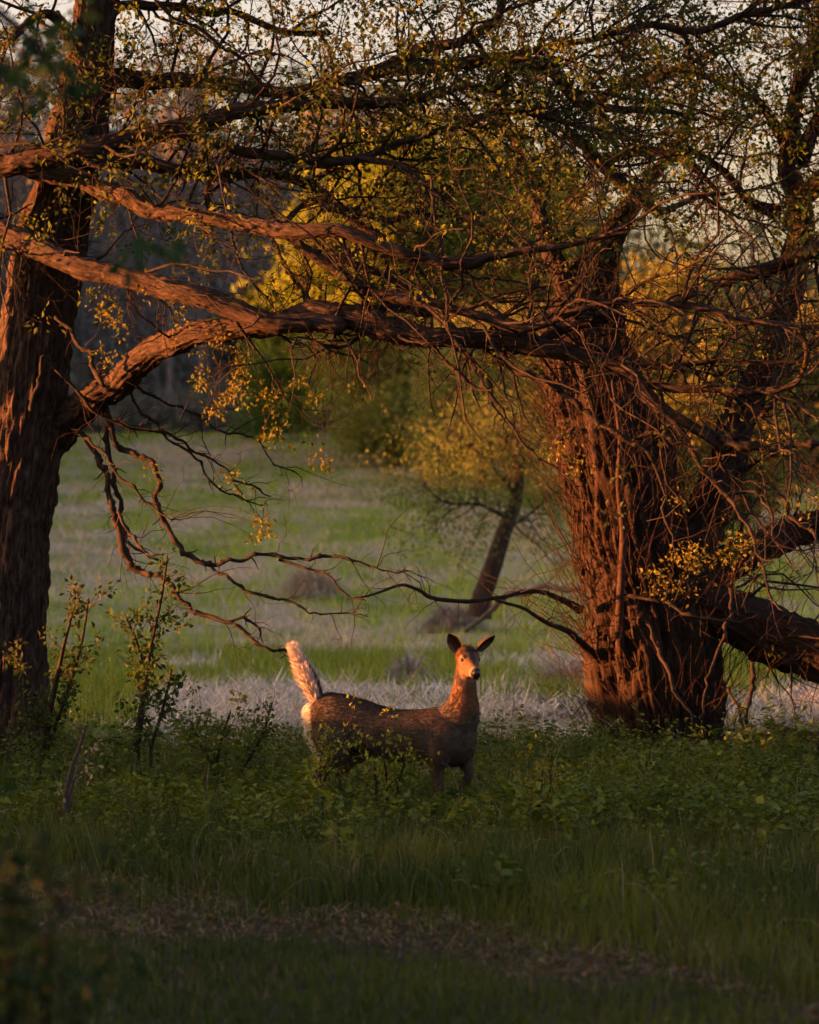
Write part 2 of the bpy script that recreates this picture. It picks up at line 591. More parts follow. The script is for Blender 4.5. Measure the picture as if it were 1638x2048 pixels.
def young_col(cl, n):
    """young oak leaves: olive, some bronze, some fresh green"""
    c = mixcol((0.036, 0.058, 0.013), (0.058, 0.068, 0.015), np.clip(cl * 1.2, 0, 1))
    gr = cl > 0.8
    c[gr] = mixcol((0.075, 0.105, 0.014), (0.12, 0.145, 0.02), rng.random(gr.sum()))
    return jitter(c, 0.3)


def dark_col(cl, n):
    return jitter(mixcol((0.030, 0.060, 0.018), (0.055, 0.090, 0.022), cl), 0.3)


LEFT = {
    'trunk': ([(4, 1560, 108), (10, 1490, 92), (15, 1400, 82), (22, 1200, 77), (28, 1050, 76), (45, 900, 78), (58, 800, 76), (66, 700, 73), (88, 560, 72), (110, 450, 70), (130, 380, 66), (150, 280, 60), (175, 150, 50), (190, 0, 42), (200, -200, 30), (215, -420, 15)], 35.0, 35.4, 0),
    'stem': ([(-320, 1560, 60), (-335, 1400, 40), (-330, 1250, 34), (-345, 1100, 30), (-338, 950, 30), (-348, 800, 29), (-338, 650, 30), (-335, 500, 32), (-330, 370, 34), (-325, 200, 30), (-300, -50, 24), (-260, -300, 12)], [34.9, 34.78, 34.92, 34.72, 34.86, 34.98, 34.76, 34.88, 34.8, 34.9, 34.8, 34.8], 0, 0),  # unseen second stem, bent into the sun's path to shade the trunk
    'limbs': [
        ([(38, 935, 66), (108, 868, 52), (190, 800, 38), (290, 722, 34), (340, 687, 33), (450, 660, 28), (560, 641, 27), (650, 627, 30), (760, 655, 33), (860, 670, 27), (960, 680, 25), (1040, 686, 28), (1100, 702, 25), (1190, 716, 20), (1260, 757, 17), (1320, 806, 15), (1390, 858, 13), (1450, 905, 8)], [35.4, 35.25, 34.9, 34.45, 34.15, 33.65, 33.35, 33.2, 33.15, 33.1, 33.1, 33.1, 33.1, 33.1, 33.0, 32.95, 32.9, 32.9], 33.0, 0),
        ([(-335, 370, 32), (-158, 405, 34), (-60, 440, 32), (0, 466, 32), (80, 500, 30), (160, 530, 28), (240, 556, 27), (340, 577, 28), (430, 602, 27), (520, 632, 25), (600, 647, 24), (690, 652, 22)], [34.8, 34.7, 34.6, 34.45, 34.2, 33.95, 33.7, 33.45, 33.25, 33.15, 33.1, 33.1], 0, 0),
        ([(130, 330, 40), (60, 330, 28), (140, 350, 24), (220, 385, 24), (300, 415, 22), (400, 433, 20), (500, 452, 20), (590, 461, 19), (690, 466, 17), (790, 503, 16), (850, 515, 13), (890, 530, 16), (950, 527, 17), (985, 513, 12), (1060, 500, 10), (1170, 480, 8), (1260, 465, 6)], [35.1, 34.85, 34.6, 34.3, 34.0, 33.7, 33.4, 33.1, 32.95, 32.9, 32.9, 32.9, 32.9, 32.9, 32.9, 32.9, 32.9], 0, 0),
        ([(575, 464, 11), (636, 516, 12), (711, 564, 14), (780, 586, 16), (848, 599, 15), (916, 620, 12), (967, 634, 12), (1019, 654, 12), (1060, 654, 10), (1100, 640, 9), (1146, 620, 9), (1215, 603, 9), (1297, 603, 10), (1386, 611, 9), (1471, 637, 9), (1557, 651, 8), (1611, 655, 7), (1700, 650, 5)], 33.2, 32.4, 0),
        ([(-328, 270, 32), (-170, 310, 33), (-40, 332, 31), (60, 320, 30), (160, 292, 28), (250, 277, 25), (330, 262, 24), (420, 241, 22), (470, 224, 20), (560, 216, 17), (640, 206, 16), (720, 210, 14), (824, 203, 12), (916, 179, 9), (960, 178, 8), (1040, 200, 7), (1120, 240, 6), (1240, 270, 4)], [34.85, 34.6, 34.3, 34.1, 34.0, 34.0, 34.0, 34.0, 34.0, 34.1, 34.2, 34.3, 34.4, 34.5, 34.5, 34.5, 34.6, 34.6], 0, 0),
        ([(355, 268, 11), (440, 290, 13), (520, 306, 13), (625, 321, 12), (711, 318, 12), (762, 302, 10), (813, 285, 9), (875, 261, 8), (940, 246, 9), (1000, 222, 8), (1090, 235, 7), (1180, 262, 6), (1260, 280, 4)], 33.6, 34.5, 0.4),
        ([(711, 318, 9), (790, 328, 8), (840, 362, 7), (890, 400, 7), (935, 432, 7), (1000, 470, 6), (1060, 510, 4)], 34.0, 33.6, 0),
        ([(150, 300, 34), (300, 330, 18), (420, 346, 13), (500, 347, 13), (560, 354, 13), (620, 372, 13), (668, 408, 13), (714, 450, 12), (770, 480, 10), (830, 520, 9)], 35.0, 34.6, 0),
        ([(165, 190, 40), (225, 163, 26), (308, 162, 21), (420, 161, 17), (500, 176, 17), (585, 186, 15), (667, 168, 15), (721, 145, 17), (780, 130, 18), (850, 93, 15), (916, 83, 13), (967, 55, 12), (995, 35, 11), (1010, -20, 10), (1040, -90, 6)], 35.2, 35.8, 0.3),
        ([(700, 152, 14), (780, 140, 14), (865, 137, 15), (950, 122, 16), (1053, 130, 17), (1100, 140, 17), (1129, 166, 16), (1160, 200, 15), (1230, 215, 10), (1330, 222, 7), (1400, 240, 5)], 35.5, 36.6, 0),
        ([(940, 122, 10), (1010, 112, 9), (1078, 97, 9), (1180, 79, 8), (1249, 58, 9), (1300, 51, 9), (1386, 63, 9), (1437, 51, 9), (1488, 31, 9), (1557, 14, 8), (1640, -10, 7)], 35.8, 35.2, 0),
        ([(175, 130, 30), (110, 40, 14), (70, 36, 11), (30, 75, 9), (-20, 110, 6)], 35.2, 34.4, 0),
        ([(180, 80, 28), (240, 15, 14), (330, 12, 12), (420, 30, 10), (470, 22, 9), (560, 60, 8), (660, 70, 7)], 35.2, 36.0, 0),
        ([(1080, 700, 14), (1200, 698, 11), (1260, 724, 10), (1330, 736, 8), (1440, 719, 6), (1530, 726, 5), (1640, 722, 4)], 33.2, 32.6, 0),
        ([(1060, 695, 12), (1120, 655, 15), (1190, 640, 16), (1255, 628, 14)], 33.2, 33, 0),
        ([(1200, 715, 11), (1310, 772, 11), (1420, 780, 10), (1490, 778, 10), (1560, 776, 9), (1598, 758, 7), (1612, 700, 7), (1596, 660, 6)], 33.1, 32.2, 0),
        ([(740, 655, 7), (690, 690, 4), (664, 692, 5), (630, 682, 3.5), (606, 668, 2)], 33.5, 33.2, 0),
        ([(560, 455, 9), (620, 400, 6), (660, 420, 10), (735, 420, 11), (745, 395, 7), (760, 350, 5)], 34.3, 34.4, 0),
        ([(740, 430, 10), (775, 442, 9), (815, 432, 7), (850, 420, 5)], 34.3, 34.3, 0),
        ([(440, 440, 10), (415, 395, 9), (430, 340, 7)], 34.2, 34.1, 0),
        ([(560, 464, 9), (630, 505, 8), (720, 530, 10), (790, 560, 9), (860, 620, 8), (930, 670, 9), (1010, 690, 8)], 34.4, 34.9, 0),
        ([(860, 625, 10), (800, 615, 11), (730, 625, 12), (690, 645, 9)], 33.3, 33.2, 0),
        ([(960, 600, 8), (1010, 640, 9), (1060, 665, 9), (1080, 690, 8)], 34.2, 34.0, 0),
        ([(1130, 257, 16), (1190, 320, 15), (1250, 375, 15), (1317, 420, 10), (1400, 395, 7), (1460, 385, 5)], 36.2, 36.6, 0),
    ],
    'hang': [
        ([(150, 850, 8), (185, 900, 9), (210, 950, 9), (228, 1010, 10), (240, 1060, 11), (262, 1128, 11), (300, 1140, 8), (335, 1170, 7), (370, 1205, 7), (420, 1236, 7), (470, 1252, 6), (520, 1285, 5), (577, 1312, 4)], 35.0, 34.0, 0),
        ([(462, 1248, 4), (495, 1236, 4), (515, 1243, 4), (527, 1265, 3.5), (531, 1290, 3)], 34.2, 34.1, 0),
        ([(210, 800, 8), (218, 850, 8), (232, 893, 8), (252, 905, 8), (282, 906, 8), (310, 930, 8), (325, 970, 8), (312, 1006, 8), (335, 1050, 8), (357, 1092, 8), (400, 1120, 7), (470, 1126, 6), (502, 1110, 6), (560, 1116, 5), (640, 1112, 4.5), (690, 1116, 4), (750, 1136, 3), (820, 1150, 2)], 34.9, 34.4, 0),
        ([(400, 1120, 6), (430, 1145, 5), (470, 1162, 5), (520, 1190, 4), (600, 1214, 3), (740, 1236, 1.6)], 34.65, 34.3, 0),
        ([(560, 1116, 4.5), (610, 1135, 4), (655, 1160, 3.5), (700, 1196, 3), (730, 1200, 2)], 34.55, 34.2, 0),
        ([(216, 860, 7), (222, 920, 7), (236, 980, 7), (240, 1030, 7), (252, 1080, 5), (285, 1105, 4), (340, 1140, 3)], 35.0, 34.7, 0),
        ([(110, 640, 4), (150, 682, 6), (180, 712, 7), (206, 770, 7)], 34.7, 34.3, 0),
        ([(66, 820, 6), (80, 740, 6), (100, 720, 5), (150, 780, 5), (200, 830, 5), (250, 848, 5), (300, 862, 4), (352, 880, 4), (382, 900, 4), (440, 930, 3), (500, 975, 3), (541, 998, 2)], 34.6, 35.0, 0),
        ([(245, 770, 4), (292, 830, 4), (332, 870, 3.5), (400, 920, 3.5), (422, 966, 3), (480, 985, 2.5), (535, 1012, 1.6)], 34.8, 35.0, 0),
        ([(275, 770, 5), (330, 808, 4), (390, 828, 3.5), (440, 860, 3), (500, 880, 2.5), (560, 930, 2), (605, 952, 1.5)], 34.8, 35.2, 0),
        ([(160, 862, 4), (200, 905, 4), (240, 960, 4), (300, 1000, 3), (340, 1040, 2)], 34.3, 34.0, 0),
        ([(240, 1020, 5), (270, 1070, 5), (300, 1098, 4), (330, 1110, 2)], 33.6, 33.2, 0),
        ([(866, 690, 6), (900, 735, 7), (940, 762, 6), (966, 780, 4)], 33.2, 33, 0),
        ([(900, 690, 5), (950, 740, 5), (975, 790, 5), (1010, 840, 4), (1060, 890, 4), (1110, 930, 3), (1160, 985, 2)], 33.2, 32.6, 0),
        ([(858, 350, 4), (872, 450, 5), (884, 520, 5), (894, 590, 5), (900, 650, 4.5), (918, 705, 4), (912, 742, 2)], 33, 32.6, 0),
        ([(530, 460, 6), (546, 500, 6), (580, 555, 6), (600, 590, 4), (640, 640, 3), (690, 680, 2)], 33.8, 33.4, 0),
        ([(290, -10, 4), (345, 35, 4.5), (420, 76, 5), (490, 126, 5), (560, 176, 4.5), (600, 190, 4)], 33.0, 34.0, 0),
        ([(960, 700, 7), (1040, 736, 9), (1100, 768, 9), (1160, 812, 9), (1222, 856, 9), (1270, 890, 7), (1308, 930, 5), (1326, 1000, 4), (1340, 1060, 3), (1352, 1110, 2)], 33.3, 32.6, 0),
        ([(1305, 800, 9), (1340, 850, 8), (1400, 920, 7), (1450, 985, 7), (1492, 1035, 6), (1512, 1075, 5), (1520, 1130, 4), (1532, 1180, 4), (1565, 1225, 2.5)], 33, 32.2, 0),
        ([(1270, 890, 6), (1296, 862, 5), (1340, 875, 4), (1400, 905, 3)], 32.9, 32.6, 0),
        ([(1465, 990, 4), (1510, 990, 4), (1540, 1025, 3.5), (1556, 1080, 3), (1580, 1130, 2)], 32.6, 32.3, 0),
        ([(1395, 860, 14), (1460, 886, 12), (1540, 896, 10), (1640, 890, 9)], 33, 32.6, 0),
        ([(1430, 905, 9), (1490, 862, 8), (1530, 828, 7), (1562, 800, 6), (1600, 850, 4)], 33, 32.8, 0),
        ([(1540, 960, 6), (1580, 1020, 6), (1640, 1080, 5)], 32.8, 32.4, 0),
    ],
}
RIGHT = {
    'trunk': ([(1345, 1580, 150), (1335, 1500, 116), (1318, 1400, 124), (1302, 1300, 130), (1285, 1200, 120), (1262, 1100, 112), (1245, 1000, 112), (1220, 900, 110), (1195, 800, 104), (1172, 710, 92), (1168, 640, 74), (1182, 570, 52), (1210, 500, 34), (1250, 430, 22), (1300, 360, 14), (1360, 280, 10), (1400, 160, 7)], 36.0, 36.9, 0),
    'limbs': [
        ([(1330, 1240, 70), (1370, 1120, 62), (1420, 1000, 55), (1465, 880, 46), (1510, 760, 38), (1556, 640, 33), (1592, 520, 34), (1598, 420, 32), (1576, 330, 24), (1592, 200, 19), (1645, 60, 15), (1700, -120, 9)], 36.2, 37.0, 0),
        ([(1290, 1165, 66), (1400, 1215, 66), (1470, 1243, 66), (1550, 1275, 70), (1640, 1314, 70), (1760, 1370, 66), (1880, 1450, 60), (1990, 1560, 60)], 36.25, 35.4, 0),
        ([(1345, 1200, 50), (1430, 1140, 48), (1520, 1090, 42), (1620, 1050, 38), (1740, 990, 30), (1850, 880, 20)], 36.5, 37.4, 0),
        ([(1600, 330, 24), (1640, 240, 17), (1690, 150, 12)], 36.9, 36.5, 0),
        ([(1580, 300, 20), (1540, 230, 13), (1490, 190, 9), (1400, 150, 7), (1320, 140, 5)], 36.9, 36.4, 0),
        ([(1560, 430, 18), (1500, 400, 13), (1440, 340, 10), (1380, 300, 8), (1320, 290, 5)], 36.9, 36.3, 0),
        ([(1596, 400, 26), (1690, 330, 25), (1790, 335, 23), (1822, 395, 21), (1750, 450, 19), (1640, 495, 18), (1570, 521, 18), (1500, 546, 18), (1440, 566, 14), (1428, 570, 11)], [36.9, 35.6, 33.6, 32.2, 31.5, 31.4, 31.7, 32.0, 32.4, 32.5], 0, 0),
        ([(1168, 660, 46), (1120, 560, 28), (1085, 450, 19), (1050, 330, 13), (1010, 240, 8)], 36.3, 37.2, 0),
        ([(1200, 330, 18), (1280, 300, 12), (1360, 320, 9), (1440, 390, 6)], 36.6, 36.2, 0),
        ([(1180, 220, 18), (1260, 170, 12), (1330, 150, 9), (1420, 110, 6)], 36.7, 36.2, 0),
        ([(1165, 1215, 12), (1110, 1195, 7), (1060, 1180, 6), (1000, 1194, 5), (940, 1200, 5.5), (868, 1196, 5.5), (838, 1178, 4.5), (800, 1172, 4), (750, 1186, 3), (700, 1200, 2)], 35.9, 33.0, 0),
        ([(1210, 1325, 14), (1140, 1270, 8), (1090, 1245, 6), (1040, 1215, 4.5), (990, 1200, 3)], 35.9, 34.2, 0),
    ],
    'hang': [
        ([(1470, 1165, 5), (1445, 1270, 5), (1420, 1370, 4), (1398, 1440, 3)], 35.2, 34.6, 0),
        ([(1296, 1240, 5), (1325, 1310, 6), (1348, 1370, 5), (1392, 1455, 4)], 34.9, 34.4, 0),
        ([(1510, 1330, 6), (1500, 1390, 6), (1488, 1440, 5), (1500, 1475, 3)], 35.1, 35.0, 0),
        ([(1440, 1370, 4), (1480, 1420, 4), (1500, 1470, 3)], 35.2, 35.0, 0),
        ([(1250, 1185, 5), (1310, 1200, 5), (1370, 1235, 5), (1440, 1240, 4), (1520, 1230, 2)], 34.8, 34.4, 0),
        ([(1110, 890, 10), (1125, 880, 9), (1150, 850, 5)], 35.3, 35.2, 0),
    ],
}


# the willow stands a little farther back than its limbs were first measured
DW = 1.9
RIGHT['trunk'] = (RIGHT['trunk'][0], RIGHT['trunk'][1] + DW, RIGHT['trunk'][2] + DW, 0)
RIGHT['limbs'] = [(p, [q + DW for q in a] if isinstance(a, list) else a + DW, b + DW, c) for (p, a, b, c) in RIGHT['limbs']]
RIGHT['hang'] = [(p, a + DW, b + DW, c) for (p, a, b, c) in RIGHT['hang']]


def young_twig_tree(name, spec, base, label, seed, bark, n1, n2, n3, nleaf):
    root = empty(name, base, label, 'tree')
    curves = []
    pts, d0, d1, bow = spec['trunk']
    c = catmull(limb_px(pts, d0, d1, bow), 0.027)
    v, f, col, u = bark_tube(c, 150, seed, bark=0.20, ridges=20, lump=0.06 if seed < 100 else 0.15, stretch=1.7)
    s = Soup(); s.add(v, f, col, u)
    s.build('trunk', bark, root, smooth=False)
    if 'stem' in spec:
        pts, d0, d1, bow = spec['stem']
        c = catmull(limb_px(pts, d0, d1, bow), 0.07)
        s = Soup(); s.add(*bark_tube(c, 36, seed + 1, bark=0.13, ridges=12, lump=0.05, stretch=3.0))
        s.build('stem', bark, root)
    for i, (pts, d0, d1, bow) in enumerate(spec['limbs']):
        c = catmull(limb_px(pts, d0, d1, bow), 0.028)
        c[:, 3] *= 0.82
        arc = np.concatenate([[0], np.cumsum(np.linalg.norm(np.diff(c[:, :3], axis=0), axis=1))])
        for ax_ in range(3):
            zz = np.floor(arc * 3.4 + i * 1.7); fr_ = arc * 3.4 + i * 1.7 - zz
            kk = hash3(zz, np.full(len(zz), ax_ + 9), np.full(len(zz), i + seed)) * (1 - fr_) + hash3(zz + 1, np.full(len(zz), ax_ + 9), np.full(len(zz), i + seed)) * fr_
            c[:, ax_] += (kk - 0.5) * np.minimum(0.055, 0.02 + c[:, 3] * 0.5)
        k = int(np.clip(9 + c[:, 3].max() * 290, 11, 60))
        s = Soup(); s.add(*bark_tube(c, k, seed + 10 + i, bark=0.24, ridges=14, lump=0.09, stretch=2.0, wig=0.2))
        s.build('limb', bark, root)
        curves.append(c)
    for i, (pts, d0, d1, bow) in enumerate(spec['hang']):
        c = catmull(limb_px(pts, d0, d1, bow), 0.025)
        c[:, 3] *= 0.78
        arc = np.concatenate([[0], np.cumsum(np.linalg.norm(np.diff(c[:, :3], axis=0), axis=1))])
        for ax_ in range(3):
            zz = np.floor(arc * 6.5 + i * 3.1); fr_ = arc * 6.5 + i * 3.1 - zz
            kk = hash3(zz, np.full(len(zz), ax_), np.full(len(zz), i)) * (1 - fr_) + hash3(zz + 1, np.full(len(zz), ax_), np.full(len(zz), i)) * fr_
            c[:, ax_] += (kk - 0.5) * 0.075
            zz = np.floor(arc * 15 + i * 3.1); fr_ = arc * 15 + i * 3.1 - zz
            kk = hash3(zz, np.full(len(zz), ax_ + 5), np.full(len(zz), i)) * (1 - fr_) + hash3(zz + 1, np.full(len(zz), ax_ + 5), np.full(len(zz), i)) * fr_
            c[:, ax_] += (kk - 0.5) * 0.030
            if ax_ == 2: c[:, 3] *= 0.85 + 0.5 * np.maximum(kk - 0.5, 0) + 0.3 * (np.abs(fr_ - 0.5) > 0.4)
        s = Soup(); s.add(*bark_tube(c, 8, seed + 60 + i, bark=0.14, ridges=6, lump=0.30, stretch=3, wig=0.6))
        s.build('branch', M_twig, root, smooth=True)
        curves.append(c)
    return root, curves


def twig_stack(curves, n1, n2, n3, tmin=0.0, up=0.15):
    P = np.stack([resample(c, 24)[:, :3] for c in curves]); R = np.stack([resample(c, 24)[:, 3] for c in curves])
    Q1, R1 = grow(P, R, n1, 0.5, 1.9, 0.020, 0.75, up, 0.12, 8, 0.15)
    Q2, R2 = grow(Q1, R1, n2, 0.25, 0.9, 0.008, 0.75, 0.05, 0.15, 5, 0.14)
    Q3, R3 = grow(Q2, R2, n3, 0.10, 0.40, 0.004, 0.75, 0.05, 0.2, 3, 0.14)
    return (Q1, R1), (Q2, R2), (Q3, R3)


# ---- the oak on the left
base_l = px(15, 1548, 35.0); base_l[2] = gz(base_l[0], base_l[1])
oak, oc = young_twig_tree('oak_tree', LEFT, base_l, 'furrowed dark trunk at the left edge with long limbs arching right over the deer', 21, M_bark, 0, 0, 0, 0)
nl = len(LEFT['limbs'])
main = [c for c in oc[:nl]]
(Q1, R1), (Q2, R2), (Q3, R3) = twig_stack(main[3:], 430, 2600, 5600)
(B1, BR1), (B2, BR2), (B3, BR3) = twig_stack(main[:3], 60, 330, 800)
Q1 = np.concatenate([Q1, B1]); R1 = np.concatenate([R1, BR1]); Q2 = np.concatenate([Q2, B2]); R2 = np.concatenate([R2, BR2]); Q3 = np.concatenate([Q3, B3]); R3 = np.concatenate([R3, BR3])
# bare twigs on the low hanging branches
hang = [c for c in oc[nl:]]
HP = np.stack([resample(c, 24)[:, :3] for c in hang]); HR = np.stack([resample(c, 24)[:, 3] for c in hang])
H1, HR1 = grow(HP, HR, 200, 0.2, 0.8, 0.006, 0.7, 0.05, 0.3, 7, 0.14)
H3, HR3 = grow(HP, HR, 200, 0.03, 0.16, 0.009, 0.95, 0.0, 0.02, 4, 0.1, taper=0.5)
H2, HR2 = grow(H1, HR1, 340, 0.08, 0.35, 0.003, 0.7, 0.05, 0.2, 4, 0.1)
s = Soup()
s.add(*sweep_many(Q1, R1, 5)); s.add(*sweep_many(Q2, R2, 3)); s.add(*sweep_many(Q3, R3, 3))
s.add(*sweep_many(H1, HR1, 4)); s.add(*sweep_many(H2, HR2, 3)); s.add(*sweep_many(H3, HR3, 5))
tag(s.build('twig_spray', M_twig, oak), kind='stuff')
# leaves: tufts on the outer twigs, denser high up
a3 = Q3[:, -1]
keep = rng.random(len(a3)) < np.clip(0.10 + (a3[:, 2] - 4.5) * 0.45, 0.06, 1.0)
a2 = Q2[:, -1]
keep2 = rng.random(len(a2)) < np.clip(0.10 + (a2[:, 2] - 4.5) * 0.45, 0.06, 1.0)
hand = [(200, 640, 5), (232, 652, 5), (212, 600, 4), (355, 610, 4), (362, 640, 3), (215, 715, 4), (282, 560, 4), (420, 545, 5), (470, 770, 6), (480, 720, 7), (400, 760, 4), (440, 820, 6), (460, 790, 6), (545, 790, 5), (620, 800, 5), (612, 765, 4), (650, 700, 4), (540, 860, 4), (300, 940, 2), (600, 560, 6), (640, 570, 4), (560, 600, 8), (545, 620, 7), (530, 1050, 5), (470, 960, 4), (640, 920, 4), (520, 1060, 4), (440, 700, 4), (350, 660, 3)]
ha = np.array([px(u + rng.normal() * 10, v + rng.normal() * 12, 33.2 + rng.random() * 1.0) for (u, v, n) in hand for _ in range(n)])
ls = Soup()
keep &= rng.random(len(keep)) < 0.36
keep2 &= rng.random(len(keep2)) < 0.38
ls.add(*leaf_cluster(a3[keep], 15, 0.046, 0.032, 0.075, young_col))
ls.add(*leaf_cluster(a2[keep2], 17, 0.056, 0.032, 0.075, young_col))
ls.add(*leaf_cluster(ha, 10, 0.034, 0.028, 0.06, lambda cl, n: jitter(mixcol((0.09, 0.10, 0.015), (0.15, 0.13, 0.022), cl), 0.25)))
tag(ls.build('crown', M_leaf, oak), kind='stuff')
# fine twigs that carry the tufts, each growing from the nearest limb
def carriers(spots, curves, rad=0.003):
    pool = np.concatenate([c[::3, :3] for c in curves])
    out = []
    for p in spots:
        dd = np.linalg.norm((pool - p) * np.array([1, 0.8, 1]), axis=1) + np.where(pool[:, 2] < p[2] - 0.05, 0.6, 0)
        q = pool[np.argmin(dd)]
        tt = np.linspace(0, 1, 9)[:, None]
        sag = np.sin(tt * math.pi) * np.array([0, 0, 0.10 * np.linalg.norm(p - q)])
        w = rng.normal(size=(9, 3)) * 0.018; w[0] = 0; w[-1] = 0
        out.append(q * (1 - tt) + p * tt + sag + w)
    out = np.array(out)
    return out, np.full(out.shape[:2], rad) * np.linspace(1.6, 0.6, 9)[None, :]


s = Soup(); s.add(*sweep_many(*carriers(ha[::2], oc), 4))
tag(s.build('sprig', M_twig, oak), kind='stuff')

# ---- the willow on the right
base_r = px(1335, 1540, 36.0 + DW); base_r[2] = gz(base_r[0], base_r[1])
willow, wc = young_twig_tree('willow_tree', RIGHT, base_r, 'massive shaggy leaning trunk on the right, thick with fine red shoots', 121, M_bark2, 0, 0, 0, 0)
wl = len(RIGHT['limbs'])
(W1, WR1), (W2, WR2), (W3, WR3) = twig_stack(wc[:wl - 2], 340, 1900, 4600, up=0.1)
LP = np.stack([resample(c[: int(len(c) * 0.75)], 24)[:, :3] for c in wc[wl - 2:wl]]); LR = np.stack([resample(c[: int(len(c) * 0.75)], 24)[:, 3] for c in wc[wl - 2:wl]])
V1, VR1 = grow(LP, LR, 46, 0.15, 0.6, 0.006, 0.8, -0.05, 0.05, 6, 0.13)
V2, VR2 = grow(V1, VR1, 110, 0.08, 0.3, 0.003, 0.7, 0.0, 0.2, 4, 0.1)
tr = catmull(limb_px(*RIGHT['trunk'][:3]), 0.05)
# adventitious shoots fanning from the trunk
nsh = 1100
ti = rng.integers(0, int(len(tr) * 0.62), nsh)
an = rng.random(nsh) * 2 * math.pi
pos = tr[ti, :3] + np.stack([np.cos(an), np.sin(an), np.zeros(nsh)], 1) * tr[ti, 3][:, None] * 0.95
d = nrm(np.stack([np.cos(an) * 0.5 + rng.normal(size=nsh) * 0.3 - 0.1, np.sin(an) * 0.5 + rng.normal(size=nsh) * 0.3, 0.75 + rng.random(nsh) * 0.6], 1))
ln_ = 0.3 + rng.random(nsh) ** 2 * 1.3
pp = [pos]
for k in range(7):
    d = nrm(d + rng.normal(size=(nsh, 3)) * 0.13)
    pp.append(pp[-1] + d * (ln_ / 7)[:, None])
SH = np.stack(pp, 1); SR = (0.0035 + 0.004 * rng.random(nsh))[:, None] * np.linspace(1, 0.3, 8)[None, :]
# hanging fibres of bark
nfb = 600
ti = rng.integers(0, int(len(tr) * 0.6), nfb)
an = rng.random(nfb) * 2 * math.pi
pos = tr[ti, :3] + np.stack([np.cos(an), np.sin(an), np.zeros(nfb)], 1) * tr[ti, 3][:, None] * 1.0
pp = [pos]; ln_ = 0.12 + rng.random(nfb) * 0.35
tdir = nrm(np.gradient(tr[:, :3], axis=0))[ti]
for k in range(4):
    pp.append(pp[-1] - tdir * (ln_ / 4)[:, None] + rng.normal(size=(nfb, 3)) * 0.012 + np.stack([np.cos(an), np.sin(an), np.zeros(nfb)], 1) * 0.004)
FB = np.stack(pp, 1); FR = (0.006 + 0.010 * rng.random(nfb))[:, None] * np.linspace(1, 0.3, 5)[None, :]
s = Soup(); s.add(*sweep_many(FB, FR, 4))
tag(s.build('bark_shag', M_bark2, willow), kind='stuff')
# drooping whips from the low limbs into the tangle on the right
TP = np.stack([resample(c, 24)[:, :3] for c in (wc[0][: len(wc[0]) // 2], wc[1], wc[2], tr[10: len(tr) // 2])])
TR = np.stack([resample(c, 24)[:, 3] for c in (wc[0][: len(wc[0]) // 2], wc[1], wc[2], tr[10: len(tr) // 2])])
T1, TR1 = grow(TP, TR, 480, 0.5, 1.6, 0.009, 0.95, -0.1, 0.05, 8, 0.16)
T2, TR2 = grow(T1, TR1, 950, 0.15, 0.7, 0.004, 0.7, -0.05, 0.2, 5, 0.12)
s = Soup()
s.add(*sweep_many(SH, SR, 3)); s.add(*sweep_many(T1, TR1, 3)); s.add(*sweep_many(T2, TR2, 3))
tag(s.build('shoot_tangle', M_shoot, willow), kind='stuff')
s = Soup()
s.add(*sweep_many(V1, VR1, 4)); s.add(*sweep_many(V2, VR2, 3)); s.add(*sweep_many(W1, WR1, 5)); s.add(*sweep_many(W2, WR2, 3)); s.add(*sweep_many(W3, WR3, 3))
tag(s.build('twig_spray', M_twig, willow), kind='stuff')
a3 = W3[:, -1]; a2 = W2[:, -1]
keep = rng.random(len(a3)) < np.clip(0.12 + (a3[:, 2] - 3.8) * 0.26, 0.05, 0.9)
keep2 = rng.random(len(a2)) < np.clip(0.12 + (a2[:, 2] - 3.8) * 0.26, 0.05, 0.9)
ls = Soup()
keep &= rng.random(len(keep)) < 0.23
keep2 &= rng.random(len(keep2)) < 0.31
ls.add(*leaf_cluster(a3[keep], 15, 0.048, 0.032, 0.075, young_col))
ls.add(*leaf_cluster(a2[keep2], 17, 0.058, 0.032, 0.075, young_col))
wt = [(1110, 900, 6), (1150, 930, 3), (1380, 1110, 8), (1400, 1130, 6), (1360, 1120, 4), (1320, 1170, 5), (1300, 1150, 4), (1470, 1100, 8), (1500, 1090, 6), (1450, 1110, 5), (1350, 1010, 3), (1360, 1180, 5), (1560, 880, 6), (1620, 1000, 5)]
wa = np.array([px(u + rng.normal() * 12, v + rng.normal() * 10, 34.7 + DW + rng.random() * 0.3) for (u, v, n) in wt for _ in range(n)])
ls.add(*leaf_cluster(wa, 9, 0.05, 0.03, 0.06, lambda cl, n: jitter(mixcol((0.10, 0.11, 0.018), (0.17, 0.15, 0.03), cl), 0.25)))
tag(ls.build('crown', M_leaf, willow), kind='stuff')
s = Soup(); s.add(*sweep_many(*carriers(wa[::2], wc + [tr]), 4))
tag(s.build('sprig', M_shoot, willow), kind='stuff')
# the young pole standing against the trunk
pole = catmull(limb_px([(1256, 1400, 14), (1240, 1270, 9), (1246, 1080, 8), (1236, 960, 6), (1240, 880, 5), (1224, 760, 3)], [36.1 + DW, 35.5 + DW, 35.45 + DW, 35.4 + DW, 35.35 + DW, 35.3 + DW]), 0.05)
s = Soup(); s.add(*bark_tube(pole, 14, 300, bark=0.05, lump=0.06, wig=0.2))
s.build('sucker_stem', M_shoot, willow, smooth=True)

